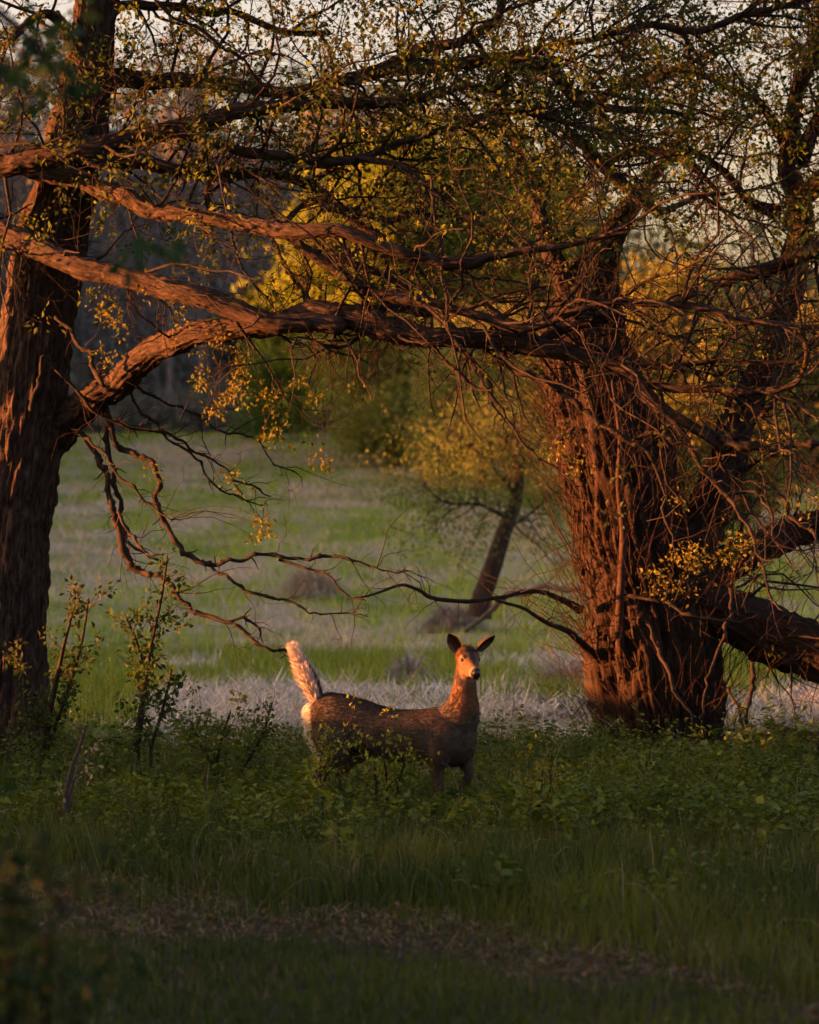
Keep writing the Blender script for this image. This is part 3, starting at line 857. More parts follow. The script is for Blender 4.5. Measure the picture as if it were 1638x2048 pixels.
def add_shade_crown(root, x0, x1, y0, y1, n):  # unseen leaf mass above the view, added to block overhead light
    an = np.stack([rng.uniform(x0, x1, n), rng.uniform(y0, y1, n), 7.9 + rng.random(n) ** 1.4 * 4.5], 1)
    an = an[an[:, 2] > CH + (VH + 40) / F * an[:, 1] + 0.2]
    k = fbm(an[:, 0] * 0.8, an[:, 1] * 0.8, an[:, 2] * 0.8, seed=41) > 0.43
    an = an[k]
    t = Soup()
    c = leaf_cluster(an, 9, 0.16, 0.08, 0.16, young_col)
    t.add(*c)
    tag(t.build('shade_crown', M_leaf, root), kind='stuff')


add_shade_crown(oak, -8.5, 1.0, 29.5, 41, 2600)
add_shade_crown(willow, 1.0, 8.5, 31.5, 43, 2200)
# ------------------------------------------------------------------ things of the meadow and the wood behind
def far_tree(name, label, u, vbase, vtop, wpx, d, ncl, colfn, lsize, seed, trunk_px=0, bark=M_bark, lean=0, group=None, spread=None, cat='tree', bare=0, per=9, leafy=1.0):
    b = px(u, vbase, d); b[2] = gz(b[0], b[1])
    hgt = (vbase - vtop) / F * d
    wid = wpx / F * d
    root = empty(name, b, label, cat, group)
    top = b + np.array([lean * wid, 0, hgt])
    if trunk_px:
        r = trunk_px / F * d
        tt = np.linspace(0, 1, 9)[:, None]
        c = b * (1 - tt) + top * tt + np.concatenate([np.zeros((1, 3)), rng.normal(size=(8, 3)) * wid * 0.02])
        cur = catmull(np.concatenate([c, (r * (1.25 - tt * 1.1))], 1), 0.3)
    else:
        r = 0.04 * wid
        tt = np.linspace(0, 1, 9)[:, None]
        c = b * (1 - tt) + top * tt
        cur = catmull(np.concatenate([c, r * (1.2 - tt)], 1), 0.3)
    s = Soup(); s.add(*bark_tube(cur, 14, seed, bark=0.08))
    s.build('trunk', bark, root)
    cc = resample(cur, 16)
    Q, R = grow(cc[None, :, :3], cc[None, :, 3], 26 + bare, wid * 0.25, wid * 0.62, r * 0.5, 0.9, 0.25, 0.18, 7, 0.12)
    Q2, R2 = grow(Q, R, 160 + bare * 6, wid * 0.08, wid * 0.28, r * 0.2, 0.8, 0.15, 0.2, 5, 0.12)
    R = np.maximum(R, 0.25 / F * d); R2 = np.maximum(R2, 0.2 / F * d)
    s = Soup(); s.add(*sweep_many(Q, R, 4)); s.add(*sweep_many(Q2, R2, 3))
    tag(s.build('branch_work', bark, root), kind='stuff')
    # foliage: leaf clumps round the limb ends, uneven outline
    ends = np.concatenate([Q[:, -1], Q2[:, -1], Q2[:, 3]])
    an = ends[rng.integers(0, len(ends), ncl)] + rng.normal(size=(ncl, 3)) * wid * 0.035
    ls = Soup()
    ls.add(*leaf_cluster(an, per, wid * 0.022 if spread is None else spread, lsize * 0.6, lsize * 1.2, colfn, 0.2))
    tag(ls.build('crown', M_leaf, root), kind='stuff')
    return root


def colr(a, b, j=0.25):
    return lambda cl, n: jitter(mixcol(a, b, cl), j)


# the small leaning tree in the meadow
def leaning_tree():
    d = 72.0
    pts = [(958, 1235, 26), (966, 1190, 21), (990, 1120, 18), (1013, 1050, 16), (1032, 1000, 13), (1040, 930, 9), (1030, 850, 5)]
    b = px(958, 1235, d); b[2] = gz(b[0], b[1])
    root = empty('leaning_tree', b, 'small grey leaning trunk with loose yellow-green crown in the meadow left of the big willow', 'tree')
    c = catmull(limb_px(pts, d), 0.1)
    s = Soup(); s.add(*bark_tube(c, 24, 400, bark=0.08, lump=0.06))
    s.build('trunk', M_bark, root)
    lb = [([(1020, 1040, 8), (960, 1010, 5), (890, 1005, 3), (840, 960, 2)]), ([(1032, 990, 9), (980, 930, 6), (930, 880, 4), (880, 850, 2)]), ([(1036, 950, 8), (1080, 880, 5), (1110, 820, 3)]), ([(1035, 940, 8), (1000, 860, 5), (990, 790, 3)]), ([(1010, 1060, 7), (1070, 1020, 4), (1120, 960, 2)])]
    cs = []
    for i, p in enumerate(lb):
        cc = catmull(limb_px(p, d, d + (i - 2) * 0.8), 0.1)
        cs.append(cc)
        cc[:, 3] *= 0.6
        s = Soup(); s.add(*bark_tube(cc, 8, 410 + i, bark=0.05)); s.build('limb', M_twig, root, smooth=True)
    P = np.stack([resample(x, 20)[:, :3] for x in cs]); R = np.stack([resample(x, 20)[:, 3] for x in cs])
    Q, R1 = grow(P, R, 110, 0.3, 1.5, 0.02, 0.85, 0.1, 0.1, 6, 0.12)
    Q2, R2 = grow(Q, R1, 500, 0.2, 0.6, 0.008, 0.8, 0.05, 0.1, 4, 0.1)
    s = Soup(); s.add(*sweep_many(Q, R1, 4)); s.add(*sweep_many(Q2, np.maximum(R2, 0.003), 3))
    tag(s.build('twig_spray', M_twig, root), kind='stuff')
    an = np.concatenate([Q[:, -1], Q2[:, -1], Q2[:, 2]])
    cloud = np.stack([px(u_, v_, d + e_) for u_, v_, e_ in zip(955 + rng.normal(size=420) * 88, 955 + rng.normal(size=420) * 66, rng.normal(size=420) * 0.6)])
    an = np.concatenate([an, cloud])
    ls = Soup(); ls.add(*leaf_cluster(an, 7, 0.10, 0.04, 0.09, colr((0.085, 0.115, 0.028), (0.135, 0.155, 0.04))))
    tag(ls.build('crown', M_leaf, root), kind='stuff')


leaning_tree()

far_tree('spreading_tree', 'broad bright yellow-green tree far behind the deer, framed by the arching limbs', 850, 880, 440, 640, 165, 4600, colr((0.12, 0.16, 0.022), (0.20, 0.225, 0.032)), 0.42, 500, 26, M_bark, per=8, spread=0.55)
far_tree('yellow_tree', 'low yellow-green tree at the meadow edge just left of the willow', 790, 895, 700, 300, 160, 3000, colr((0.17, 0.19, 0.04), (0.27, 0.26, 0.06)), 0.26, 501, 10, M_bark, per=8, spread=0.35)
far_tree('pale_tree', 'pale yellow tree half hidden behind the left side of the willow trunk', 960, 905, 690, 330, 150, 3000, colr((0.17, 0.19, 0.045), (0.27, 0.26, 0.07)), 0.26, 502, 10, M_bark, per=8, spread=0.35)
far_tree('green_bush', 'rounded fresh green bush at the foot of the grey wood', 555, 880, 740, 130, 176, 900, colr((0.07, 0.13, 0.02), (0.12, 0.19, 0.03)), 0.24, 503, 6, M_bark, per=8, spread=0.30, cat='bush')
far_tree('dark_conifer', 'dark evergreen standing out against the grey wood', 520, 700, 480, 120, 195, 900, colr((0.020, 0.035, 0.020), (0.035, 0.055, 0.028)), 0.30, 504, 8, M_bark, per=8, spread=0.35)
far_tree('olive_tree', 'olive tree behind the right hand branches above the willow fork', 1270, 900, 600, 380, 140, 2600, colr((0.14, 0.15, 0.03), (0.21, 0.20, 0.045)), 0.34, 505, 18, M_bark, per=8, spread=0.45)
far_tree('hazy_tree', 'hazy olive tree at the far right edge behind the lit broken limb', 1560, 900, 660, 340, 150, 2400, colr((0.14, 0.15, 0.035), (0.21, 0.20, 0.055)), 0.34, 506, 16, M_bark, per=8, spread=0.45)
far_tree('shaded_tree', 'dull olive tree filling the gap between the right trunk stems', 1430, 950, 760, 280, 120, 2000, colr((0.13, 0.14, 0.026), (0.19, 0.18, 0.04)), 0.26, 507, 12, M_bark, per=8, spread=0.33)


def far_wood():
    """the grey leafless wood on the hillside, one mass"""
    tops_u = np.array([-500, 0, 300, 500, 700, 900, 1100, 1250, 1400, 1638, 2200])
    tops_v = np.array([100, 160, 210, 260, 330, 370, 460, 560, 640, 680, 700.0])
    bark = Soup(); fol = Soup()
    n = 330
    us = rng.uniform(-300, 1950, n); ds = rng.uniform(190, 300, n)
    tr_P = []; tr_R = []
    for u, d in zip(us, ds):
        b = px(u, 870, d); b[2] = gz(b[0], b[1]) - 0.3
        topv = np.interp(u, tops_u, tops_v) + rng.normal() * 40
        h = min(max(7.0, (CH + (VH - topv) / F * d) - b[2]), 17.0) * (0.8 + 0.3 * rng.random())
        t = np.linspace(0, 1, 8)[:, None]
        q = b + np.array([0, 0, h]) * t + np.cumsum(rng.normal(size=(8, 3)) * 0.12, 0)
        tr_P.append(q); tr_R.append((0.10 + 0.16 * rng.random()) * np.linspace(1.1, 0.2, 8))
    P = np.array(tr_P); R = np.array(tr_R)
    bark.add(*sweep_many(P, R, 6))
    Q, R1 = grow(P, R, 3000, 1.5, 5.5, 0.07, 0.7, 0.35, 0.22, 5, 0.12)
    Q2, R2 = grow(Q, np.maximum(R1, 0.03), 5200, 0.8, 2.4, 0.03, 0.7, 0.25, 0.2, 3, 0.14)
    bark.add(*sweep_many(Q, np.maximum(R1, 0.03), 3)); bark.add(*sweep_many(Q2, np.maximum(R2, 0.022), 3))
    m = bark_mat('far_grey_bark', (0.10, 0.098, 0.095), (0.20, 0.195, 0.185), 0.3, 0.1)
    o = bark.build('far_wood', m)
    tag(o, 'grey leafless wood on the hillside behind the meadow', 'wood', kind='stuff')
    ends = np.concatenate([Q2[:, -1], Q2[:, 2], Q[:, -1]])
    k = rng.random(len(ends)) < np.where(ends[:, 0] / ends[:, 1] * F + W / 2 < 620, 0.30, 0.85)
    an = ends[k]
    uu = an[:, 0] / an[:, 1] * F + W / 2
    pc = 4
    mix = smooth01(450, 800, np.repeat(uu, pc))
    f = lambda cl, n_: jitter(mixcol((0.105, 0.10, 0.085), (0.15, 0.145, 0.05), mix), 0.3)
    fol.add(*leaf_cluster(an, pc, 0.45, 0.42, 0.85, f, 0.1))
    ob = fol.build('wood_foliage', M_leaf, None)
    ob.parent = o
    tag(ob, kind='stuff')
    # bushes along its foot
    nb = 1500
    u = rng.uniform(-250, 1900, nb); d = np.where(np.arange(nb) < 420, rng.uniform(181, 192, nb), rng.uniform(195, 310, nb))
    bx = (u - W / 2) / F * d
    an = []
    for i in range(nb):
        g = gz(bx[i], d[i]); r = (0.5 + rng.random() * 1.1) * (1 if i < 420 else 1.5)
        q = rng.normal(size=(8, 3)) * r * 0.5
        an.append(np.array([bx[i], d[i], g + r * 0.55]) + q)
    an = np.concatenate(an)
    b = Soup(); b.add(*leaf_cluster(an, 4, 0.30, 0.36, 0.7, colr((0.06, 0.065, 0.045), (0.17, 0.16, 0.11)), 0.1))
    ob = b.build('brushwood', M_leaf, None); ob.parent = o
    tag(ob, kind='stuff')


far_wood()

# ------------------------------------------------------------------ meadow, thatch, undergrowth, grass
def meadow():
    n = 165000
    x, d = in_view(n, 47, 186, 1.35)
    z = gz(x, d)
    u = x / d * F + W / 2; v = VH + (CH - z) / d * F
    p = fbm(x * 0.34 + 3, d * 0.07 + 1, seed=31, octv=4) + (fbm(x * 0.55 + d * 0.2, d * 0.20 - x * 0.1, seed=77, octv=3) - 0.5) * 0.55
    dry = smooth01(0.44, 0.60, p + np.interp(d, [47, 54, 76, 85, 100, 130, 160, 186], [-0.08, -0.20, -0.20, -0.12, -0.02, 0.06, 0.02, -0.18]))
    isdry = rng.random(n) < dry * 0.85 + 0.08
    col = np.where(isdry[:, None], mixcol((0.44, 0.34, 0.17), (0.66, 0.53, 0.31), rng.random(n)), mixcol((0.17, 0.25, 0.02), (0.34, 0.40, 0.04), rng.random(n)))
    tuft = smooth01(0.5, 0.75, fbm(x * 1.7, d * 0.9, seed=79, octv=2))
    hgt = np.where(isdry, 0.14 + 0.25 * rng.random(n), 0.12 + 0.2 * rng.random(n)) * (0.8 + 1.1 * tuft)
    lean = np.where(isdry, 0.5 + rng.random(n) * 0.9, 0.1 + rng.random(n) * 0.6)
    wd = 0.007 + 0.029 * (d / 186)
    s = Soup(); s.add(*spikes(np.stack([x, d, z - 0.02], 1), rng.random(n) * 6.283, hgt, wd * (0.7 + 0.6 * rng.random(n)), lean + rng.random(n) * 0.3, jitter(col, 0.2)))
    tag(s.build('meadow_grass', M_dry), 'green and straw coloured meadow grass on the far slope', 'grass', kind='stuff')


def thatch():
    n = 98000
    x, d = in_view(n, 37.6, 64, 1.35)
    z = gz(x, d)
    hum = fbm(x * 0.9, d * 0.6, seed=51, octv=3)
    z2 = z + np.minimum(np.maximum(hum - 0.36, 0) * 2.0, 0.34) * smooth01(56, 45, d)
    gp = fbm(x * 0.55 + 9, d * 0.22, seed=61, octv=3) + 0.32 * smooth01(47, 56, d) + 0.25 * smooth01(-0.062, -0.082, x / d)
    green = rng.random(n) < smooth01(0.60, 0.72, gp) * 0.92
    col = np.where(green[:, None], mixcol((0.10, 0.15, 0.02), (0.22, 0.26, 0.04), rng.random(n)), mixcol((0.33, 0.295, 0.23), (0.70, 0.64, 0.53), rng.random(n) ** 1.1))
    L = np.where(green, 0.15 + rng.random(n) * 0.2, 0.14 + rng.random(n) ** 2.5 * 0.45)
    lean = np.where(green, 0.1 + rng.random(n) * 0.5, 0.85 + rng.random(n) * 0.7)
    s = Soup(); s.add(*blades(np.stack([x, d, z2 - 0.02 + rng.random(n) * 0.06], 1), rng.random(n) * 6.283, L, 0.009 + 0.014 * rng.random(n) ** 2, lean, (rng.random(n) - 0.3) * 1.2, jitter(col, 0.35)))
    tag(s.build('dry_thatch', M_dry), 'flattened pale grey dry grass behind the deer', 'dry grass', kind='stuff')


def undergrowth():
    n = 7200
    x, d = in_view(n, 20.5, 38.6, 1.35)
    z = gz(x, d)
    back = smooth01(29.8, 31.5, d)
    patch = fbm(x * 0.9, d * 0.7, seed=91)
    front = smooth01(26.4, 29.0, d + (patch - 0.5) * 4)
    keep = rng.random(n) < np.maximum(front, 0.16 * smooth01(0.45, 0.6, fbm(x * 1.3 + 60, d, seed=98)) * ((d - path_d(x)) > strip_w(x)))
    x, d, z, back, patch = x[keep], d[keep], z[keep], back[keep], patch[keep]
    n = len(x)
    clump = fbm(x * 2.2, d * 1.6, seed=97, octv=2)
    hgt = (0.14 + 0.22 * patch + 0.14 * rng.random(n)) * (1 - back) + (0.18 + 0.30 * patch * rng.random(n) ** 0.6 + 0.42 * smooth01(0.45, 0.8, clump)) * back
    hgt *= np.where(d > 37.0, 0.7, 1)
    base = np.stack([x, d, z], 1)
    npt = 5
    dirv = nrm(np.stack([rng.normal(size=n) * 0.25, rng.normal(size=n) * 0.25, np.ones(n)], 1))
    pts = [base]
    for k in range(npt - 1):
        dirv = nrm(dirv + rng.normal(size=(n, 3)) * 0.12)
        pts.append(pts[-1] + dirv * (hgt / (npt - 1))[:, None])
    P = np.stack(pts, 1)
    R = np.full((n, npt), 0.0025) * np.linspace(1, 0.5, npt)[None, :]
    kind = fbm(x * 0.5 + 40, d * 0.5, seed=95)
    st = Soup()
    v, f, c, u = sweep_many(P, R, 3, col=np.tile([[0.06, 0.075, 0.025]], (n, 1)))
    st.add(v, f, c, u)
    per = 18
    t = 0.15 + 0.85 * rng.random((n, per)) ** 0.8
    ft = t * (npt - 1); i0 = np.minimum(ft.astype(int), npt - 2); fr = (ft - i0)[..., None]
    ar = np.arange(n)[:, None]
    pos = P[ar, i0] * (1 - fr) + P[ar, i0 + 1] * fr
    an = rng.random((n, per)) * 6.283
    dv = np.stack([np.cos(an), np.sin(an), rng.normal(size=(n, per)) * 0.35 + 0.15], -1)
    pos = (pos + dv * 0.02).reshape(-1, 3); dv = dv.reshape(-1, 3)
    nor = nrm(rng.normal(size=(n * per, 3)) * 0.5 + np.array([0, 0, 1.0]))
    big = np.repeat(np.where(rng.random(n) < 0.14, 1.6, 1.0) * (0.75 + 0.6 * rng.random(n)), per)
    L = (0.03 + 0.04 * rng.random(n * per)) * big
    tone = np.clip(np.repeat(kind, per) * 1.3 - 0.15 + rng.normal(size=n * per) * 0.12, 0, 1)
    col = mixcol((0.036, 0.074, 0.013), (0.128, 0.150, 0.022), tone)
    st.add(*leaves(pos, dv, nor, L, L * (0.45 + 0.25 * np.repeat(rng.random(n), per)), jitter(col, 0.3)))
    m = 26000
    gx, gd = in_view(m, 28, 38.4, 1.3)
    kp = rng.random(m) < smooth01(0.38, 0.62, fbm(gx * 1.2 + 7, gd * 1.1, seed=131, octv=2)) * 0.85 + 0.15
    gx, gd = gx[kp], gd[kp]; m = len(gx)
    gh = np.where(gd > 30.5, 0.22 + 0.36 * rng.random(m), 0.14 + 0.20 * rng.random(m))
    gc = mixcol((0.035, 0.062, 0.010), (0.14, 0.15, 0.022), rng.random(m))
    dd = rng.random(m) < 0.10
    gc[dd] = mixcol((0.14, 0.11, 0.06), (0.36, 0.30, 0.19), rng.random(dd.sum()))
    st.add(*blades(np.stack([gx, gd, gz(gx, gd) - 0.01], 1), rng.random(m) * 6.283, gh, 0.004 + 0.006 * rng.random(m), 0.05 + rng.random(m) * 0.5, rng.random(m) * 0.8, jitter(gc, 0.25)))
    tag(st.build('undergrowth', M_grass), 'knee high leafy green undergrowth round the deer legs', 'undergrowth', kind='stuff')


def path_d(x):
    """distance of the middle of the leaf litter strip at x"""
    return 20.6 - 1.30 * x + 0.35 * np.sin(x * 1.7 + 0.6)


def strip_w(x):
    return np.maximum(0.25, 1.25 - 0.12 * x - 0.42 * np.maximum(x, 0) + 0.30 * np.sin(x * 2.3))


def grass():
    n = 124000
    x, d = in_view(n, 14.5, 31.5, 1.35)
    off = d - path_d(x)
    nz = (fbm(x * 1.6, d * 1.0, seed=101, octv=3) - 0.5) * 1.8
    inside = np.abs(off + nz) < strip_w(x)
    lawn = (off + nz) < 0
    keep = np.where(inside, rng.random(n) < 0.42, np.where(lawn, True, rng.random(n) < 0.8))
    keep &= rng.random(n) < np.where(d > 28, 0.5, 1)
    x, d, lawn, inside = x[keep], d[keep], lawn[keep], inside[keep]
    n = len(x)
    z = gz(x, d)
    pt = fbm(x * 0.8, d * 0.55, seed=111, octv=3)
    hgt = np.where(lawn, 0.05 + 0.07 * rng.random(n), 0.07 + 0.13 * rng.random(n) + 0.30 * rng.random(n) * smooth01(0.35, 0.75, fbm(x * 3.1, d * 2.2, seed=117, octv=2)))
    hgt = np.where(inside, hgt * 0.6, hgt)
    tone = np.clip(pt * 1.4 - 0.25 + rng.normal(size=n) * 0.15, 0, 1)
    col = mixcol((0.028, 0.052, 0.008), (0.105, 0.120, 0.018), tone)
    dry = rng.random(n) < 0.03 + 0.16 * smooth01(0.5, 0.68, fbm(x * 1.1 + 30, d * 0.7, seed=113, octv=3))
    col[dry] = mixcol((0.07, 0.055, 0.03), (0.20, 0.165, 0.10), rng.random(dry.sum()) ** 1.6)
    s = Soup(); s.add(*blades(np.stack([x, d, z - 0.01], 1), rng.random(n) * 6.283, hgt, 0.006 + 0.007 * rng.random(n), 0.05 + rng.random(n) * 0.55, rng.random(n) * 0.9, jitter(col, 0.25)))
    # pale bent dead stalks standing in the grass
    m = 170
    x, d = in_view(m, 18, 30.5, 1.25)
    off = d - path_d(x)
    k = off > strip_w(x) * 0.5
    x, d = x[k], d[k]; m = len(x)
    b = np.stack([x, d, gz(x, d)], 1)
    dirv = nrm(np.stack([rng.normal(size=m) * 0.35, rng.normal(size=m) * 0.35, np.ones(m)], 1))
    pts = [b]; L = 0.25 + rng.random(m) * 0.35
    for k in range(8):
        g = (k / 8.0) ** 2 * 0.9
        dirv = nrm(dirv + np.stack([np.sign(dirv[:, 0]) * g * 0.5, np.zeros(m), np.full(m, -g)], 1) * rng.random((m, 1)) + rng.normal(size=(m, 3)) * 0.05)
        pts.append(pts[-1] + dirv * (L / 8)[:, None])
    P = np.stack(pts, 1)
    s.add(*sweep_many(P, np.full((m, 9), 0.0025) * np.linspace(1.2, 0.8, 9), 3, col=jitter(mixcol((0.12, 0.10, 0.06), (0.26, 0.22, 0.15), rng.random(m)), 0.3)))
    tag(s.build('grass', M_grass), 'dark green grass with pale bent stalks in the foreground', 'grass', kind='stuff')


def litter():
    n = 22000
    x, d = in_view(n, 15, 29, 1.35)
    nz = (fbm(x * 1.6, d * 1.0, seed=101, octv=3) - 0.5) * 1.8
    off = (d - path_d(x) + nz) / strip_w(x)
    keep = rng.random(n) < np.clip(1.15 - np.abs(off) ** 3, 0.02, 1)
    x, d = x[keep], d[keep]; n = len(x)
    z = gz(x, d) + 0.01 + rng.random(n) * 0.05
    dv = nrm(np.stack([rng.normal(size=n), rng.normal(size=n), rng.normal(size=n) * 0.35], 1))
    nor = nrm(np.stack([rng.normal(size=n) * 0.5, rng.normal(size=n) * 0.5, np.ones(n)], 1))
    L = 0.022 + 0.036 * rng.random(n)
    col = jitter(mixcol((0.09, 0.062, 0.034), (0.18, 0.13, 0.075), rng.random(n) ** 1.4), 0.3)
    s = Soup(); s.add(*leaves(np.stack([x, d, z], 1), dv, nor, L, L * 0.6, col, 0.9))
    m = 32000
    x, d = in_view(m, 15, 29, 1.35)
    nz = (fbm(x * 1.6, d * 1.0, seed=101, octv=3) - 0.5) * 1.8
    off = (d - path_d(x) + nz) / strip_w(x)
    kp = rng.random(m) < np.clip(1.2 - np.abs(off) ** 2, 0.02, 1)
    x, d = x[kp], d[kp]; m = len(x)
    s.add(*blades(np.stack([x, d, gz(x, d) + 0.01 + 0.04 * rng.random(m)], 1), rng.random(m) * 6.283, 0.06 + 0.14 * rng.random(m), 0.003 + 0.004 * rng.random(m), 1.1 + rng.random(m) * 0.5, (rng.random(m) - 0.3) * 0.8, jitter(mixcol((0.13, 0.092, 0.045), (0.30, 0.22, 0.12), rng.random(m)), 0.25)))
    tag(s.build('leaf_litter', M_dry), 'strip of brown fallen leaves between grass and mown lawn', 'leaf litter', kind='stuff')


meadow(); thatch(); undergrowth(); grass(); litter()

# ------------------------------------------------------------------ saplings, shrubs, tussocks, logs
def sapling(name, label, u, d, stems, colfn, nleaf, lsize, cat='sapling', seed=0, vb=None, stemmat=M_twig, per=5):
    first = stems[0][0]
    b = px(first[0], first[1], d); b[2] = gz(b[0], b[1])
    root = empty(name, b, label, cat)
    cs = []
    for i, st in enumerate(stems):
        c = catmull(limb_px(st, d, d + (i % 3 - 1) * 0.15), 0.03)
        c[0, 2] = min(c[0, 2], float(gz(c[0, 0], c[0, 1])))
        s = Soup(); s.add(*bark_tube(c, 7, 700 + seed + i, bark=0.05, wig=0.3))
        s.build('stem', stemmat, root, smooth=True)
        cs.append(c)
    P = np.stack([resample(c, 18)[:, :3] for c in cs]); R = np.stack([resample(c, 18)[:, 3] for c in cs])
    Q, R1 = grow(P, R, 14 * len(stems), 0.1, 0.45, 0.004, 0.75, 0.25, 0.25, 5, 0.1)
    s = Soup(); s.add(*sweep_many(Q, R1, 3)); tag(s.build('twig_spray', stemmat, root), kind='stuff')
    pool = np.concatenate([Q[:, -1], Q[:, 3], Q[:, 2], P[:, 6:].reshape(-1, 3)])
    an = pool[rng.integers(0, len(pool), nleaf)]
    ls = Soup(); ls.add(*leaf_cluster(an, per, 0.03, lsize * 0.6, lsize * 1.2, colfn, 0.15))
    tag(ls.build('foliage', M_leaf, root), kind='stuff')
    return root


sapling('leafy_sapling', 'tall thin sapling with dark green leaves standing left of the deer tail', 285, 33.0,
        [[(268, 1500, 6), (285, 1400, 5), (300, 1300, 4), (322, 1200, 3), (335, 1110, 2)], [(275, 1500, 5), (290, 1380, 4), (275, 1290, 3), (250, 1230, 2)], [(300, 1500, 4), (330, 1400, 3), (345, 1330, 2)]],
        colr((0.024, 0.052, 0.012), (0.055, 0.078, 0.018)), 240, 0.065, seed=1, per=4)
sapling('bushy_sapling', 'bushy dark sapling close beside the foot of the left trunk', 110, 33.6,
        [[(85, 1500, 7), (105, 1400, 6), (125, 1300, 4), (150, 1210, 2)], [(95, 1500, 5), (130, 1400, 4), (160, 1300, 3), (178, 1195, 2)], [(60, 1500, 4), (50, 1400, 3), (45, 1330, 2)]],
        colr((0.022, 0.045, 0.012), (0.055, 0.062, 0.018)), 230, 0.06, seed=5, per=4)
sapling('low_briar', 'low leafy briar in front of the pale thatch left of the deer rump', 450, 31.5,
        [[(430, 1560, 4), (440, 1490, 3), (462, 1420, 2)], [(470, 1560, 4), (520, 1480, 3), (545, 1405, 2)], [(450, 1560, 4), (400, 1490, 3), (380, 1440, 2)]],
        colr((0.035, 0.065, 0.012), (0.085, 0.105, 0.02)), 170, 0.05, 'briar', seed=9, per=5)
sapling('yellow_sprig', 'bright yellow-green sprig crossing the deer hind leg', 690, 29.3,
        [[(640, 1640, 4), (650, 1560, 3), (690, 1480, 2), (716, 1450, 1.5)], [(650, 1640, 3), (640, 1540, 2.5), (650, 1478, 1.5)]],
        colr((0.12, 0.16, 0.02), (0.20, 0.20, 0.03)), 70, 0.045, 'sprig', seed=13)
sapling('belly_sprig', 'yellow-green sprig rising in front of the deer belly', 790, 29.2,
        [[(770, 1640, 4), (775, 1570, 3), (765, 1505, 1.5)], [(790, 1640, 3), (800, 1560, 2.5), (815, 1512, 1.5)], [(750, 1640, 3), (752, 1570, 2.5), (748, 1520, 1.5)]],
        colr((0.11, 0.15, 0.02), (0.18, 0.19, 0.03)), 110, 0.045, 'sprig', seed=17)
sapling('golden_weed', 'golden tipped weed in the undergrowth below right of the deer chest', 1080, 28.8,
        [[(1070, 1650, 4), (1078, 1600, 3), (1085, 1545, 2)], [(1085, 1650, 3), (1098, 1590, 2), (1103, 1550, 1.5)]],
        colr((0.14, 0.14, 0.015), (0.22, 0.18, 0.02)), 70, 0.045, 'weed', seed=21)
sapling('dry_stalk', 'leaning straw coloured dead stalk in the undergrowth at lower left', 150, 28.5,
        [[(128, 1610, 5), (142, 1545, 5), (160, 1490, 4), (176, 1440, 2)], [(135, 1610, 4), (150, 1555, 3), (165, 1520, 2)]],
        colr((0.20, 0.16, 0.08), (0.32, 0.26, 0.15)), 12, 0.05, 'stalk', seed=25, stemmat=M_grey)

# near the camera: out of focus
sapling('foreground_shrub', 'blurred dark shrub close to the camera in the bottom left corner', 60, 11.0,
        [[(90, 2590, 10), (92, 2200, 8), (95, 1950, 7), (100, 1820, 5), (90, 1690, 3)], [(80, 2590, 9), (40, 2200, 7), (20, 1950, 5), (30, 1760, 3)], [(60, 2590, 8), (-20, 2200, 6), (-40, 1900, 4)], [(100, 2590, 8), (140, 2250, 6), (150, 2000, 4)]],
        colr((0.012, 0.035, 0.014), (0.03, 0.055, 0.018)), 270, 0.06, 'shrub', seed=31, per=3)


def near_branch():
    d = 12.5
    pts = [(-260, -160, 14), (-90, -40, 10), (40, 60, 8), (110, 150, 6), (150, 240, 4), (190, 330, 3), (235, 430, 2.5), (255, 480, 2)]
    b = px(-260, -160, d)
    root = empty('overhanging_branch', b, 'blurred dark green leafy branch hanging close to the camera at top left', 'branch')
    c = catmull(limb_px(pts, d), 0.03)
    s = Soup(); s.add(*bark_tube(c, 8, 900, bark=0.05)); s.build('stem', M_twig, root, smooth=True)
    c2 = catmull(limb_px([(160, 260, 4), (230, 340, 3), (290, 420, 2.5), (320, 480, 2)], d), 0.03)
    s = Soup(); s.add(*bark_tube(c2, 6, 901, bark=0.05)); s.build('side_twig', M_twig, root, smooth=True)
    spots = [(60, 60, 5), (110, 110, 7), (60, 150, 7), (100, 180, 6), (140, 150, 4), (40, 190, 4), (135, 40, 4), (85, 90, 6), (20, 130, 4), (240, 480, 2), (258, 520, 2), (250, 545, 2), (320, 500, 2), (325, 525, 1), (345, 488, 1)]
    an = np.array([px(u + rng.normal() * 8, v + rng.normal() * 8, d + rng.normal() * 0.1) for (u, v, n) in spots for _ in range(n)])
    ls = Soup(); ls.add(*leaf_cluster(an, 2, 0.02, 0.05, 0.09, colr((0.015, 0.045, 0.016), (0.03, 0.065, 0.02)), 0.6))
    tag(ls.build('foliage', M_leaf, root), kind='stuff')


near_branch()


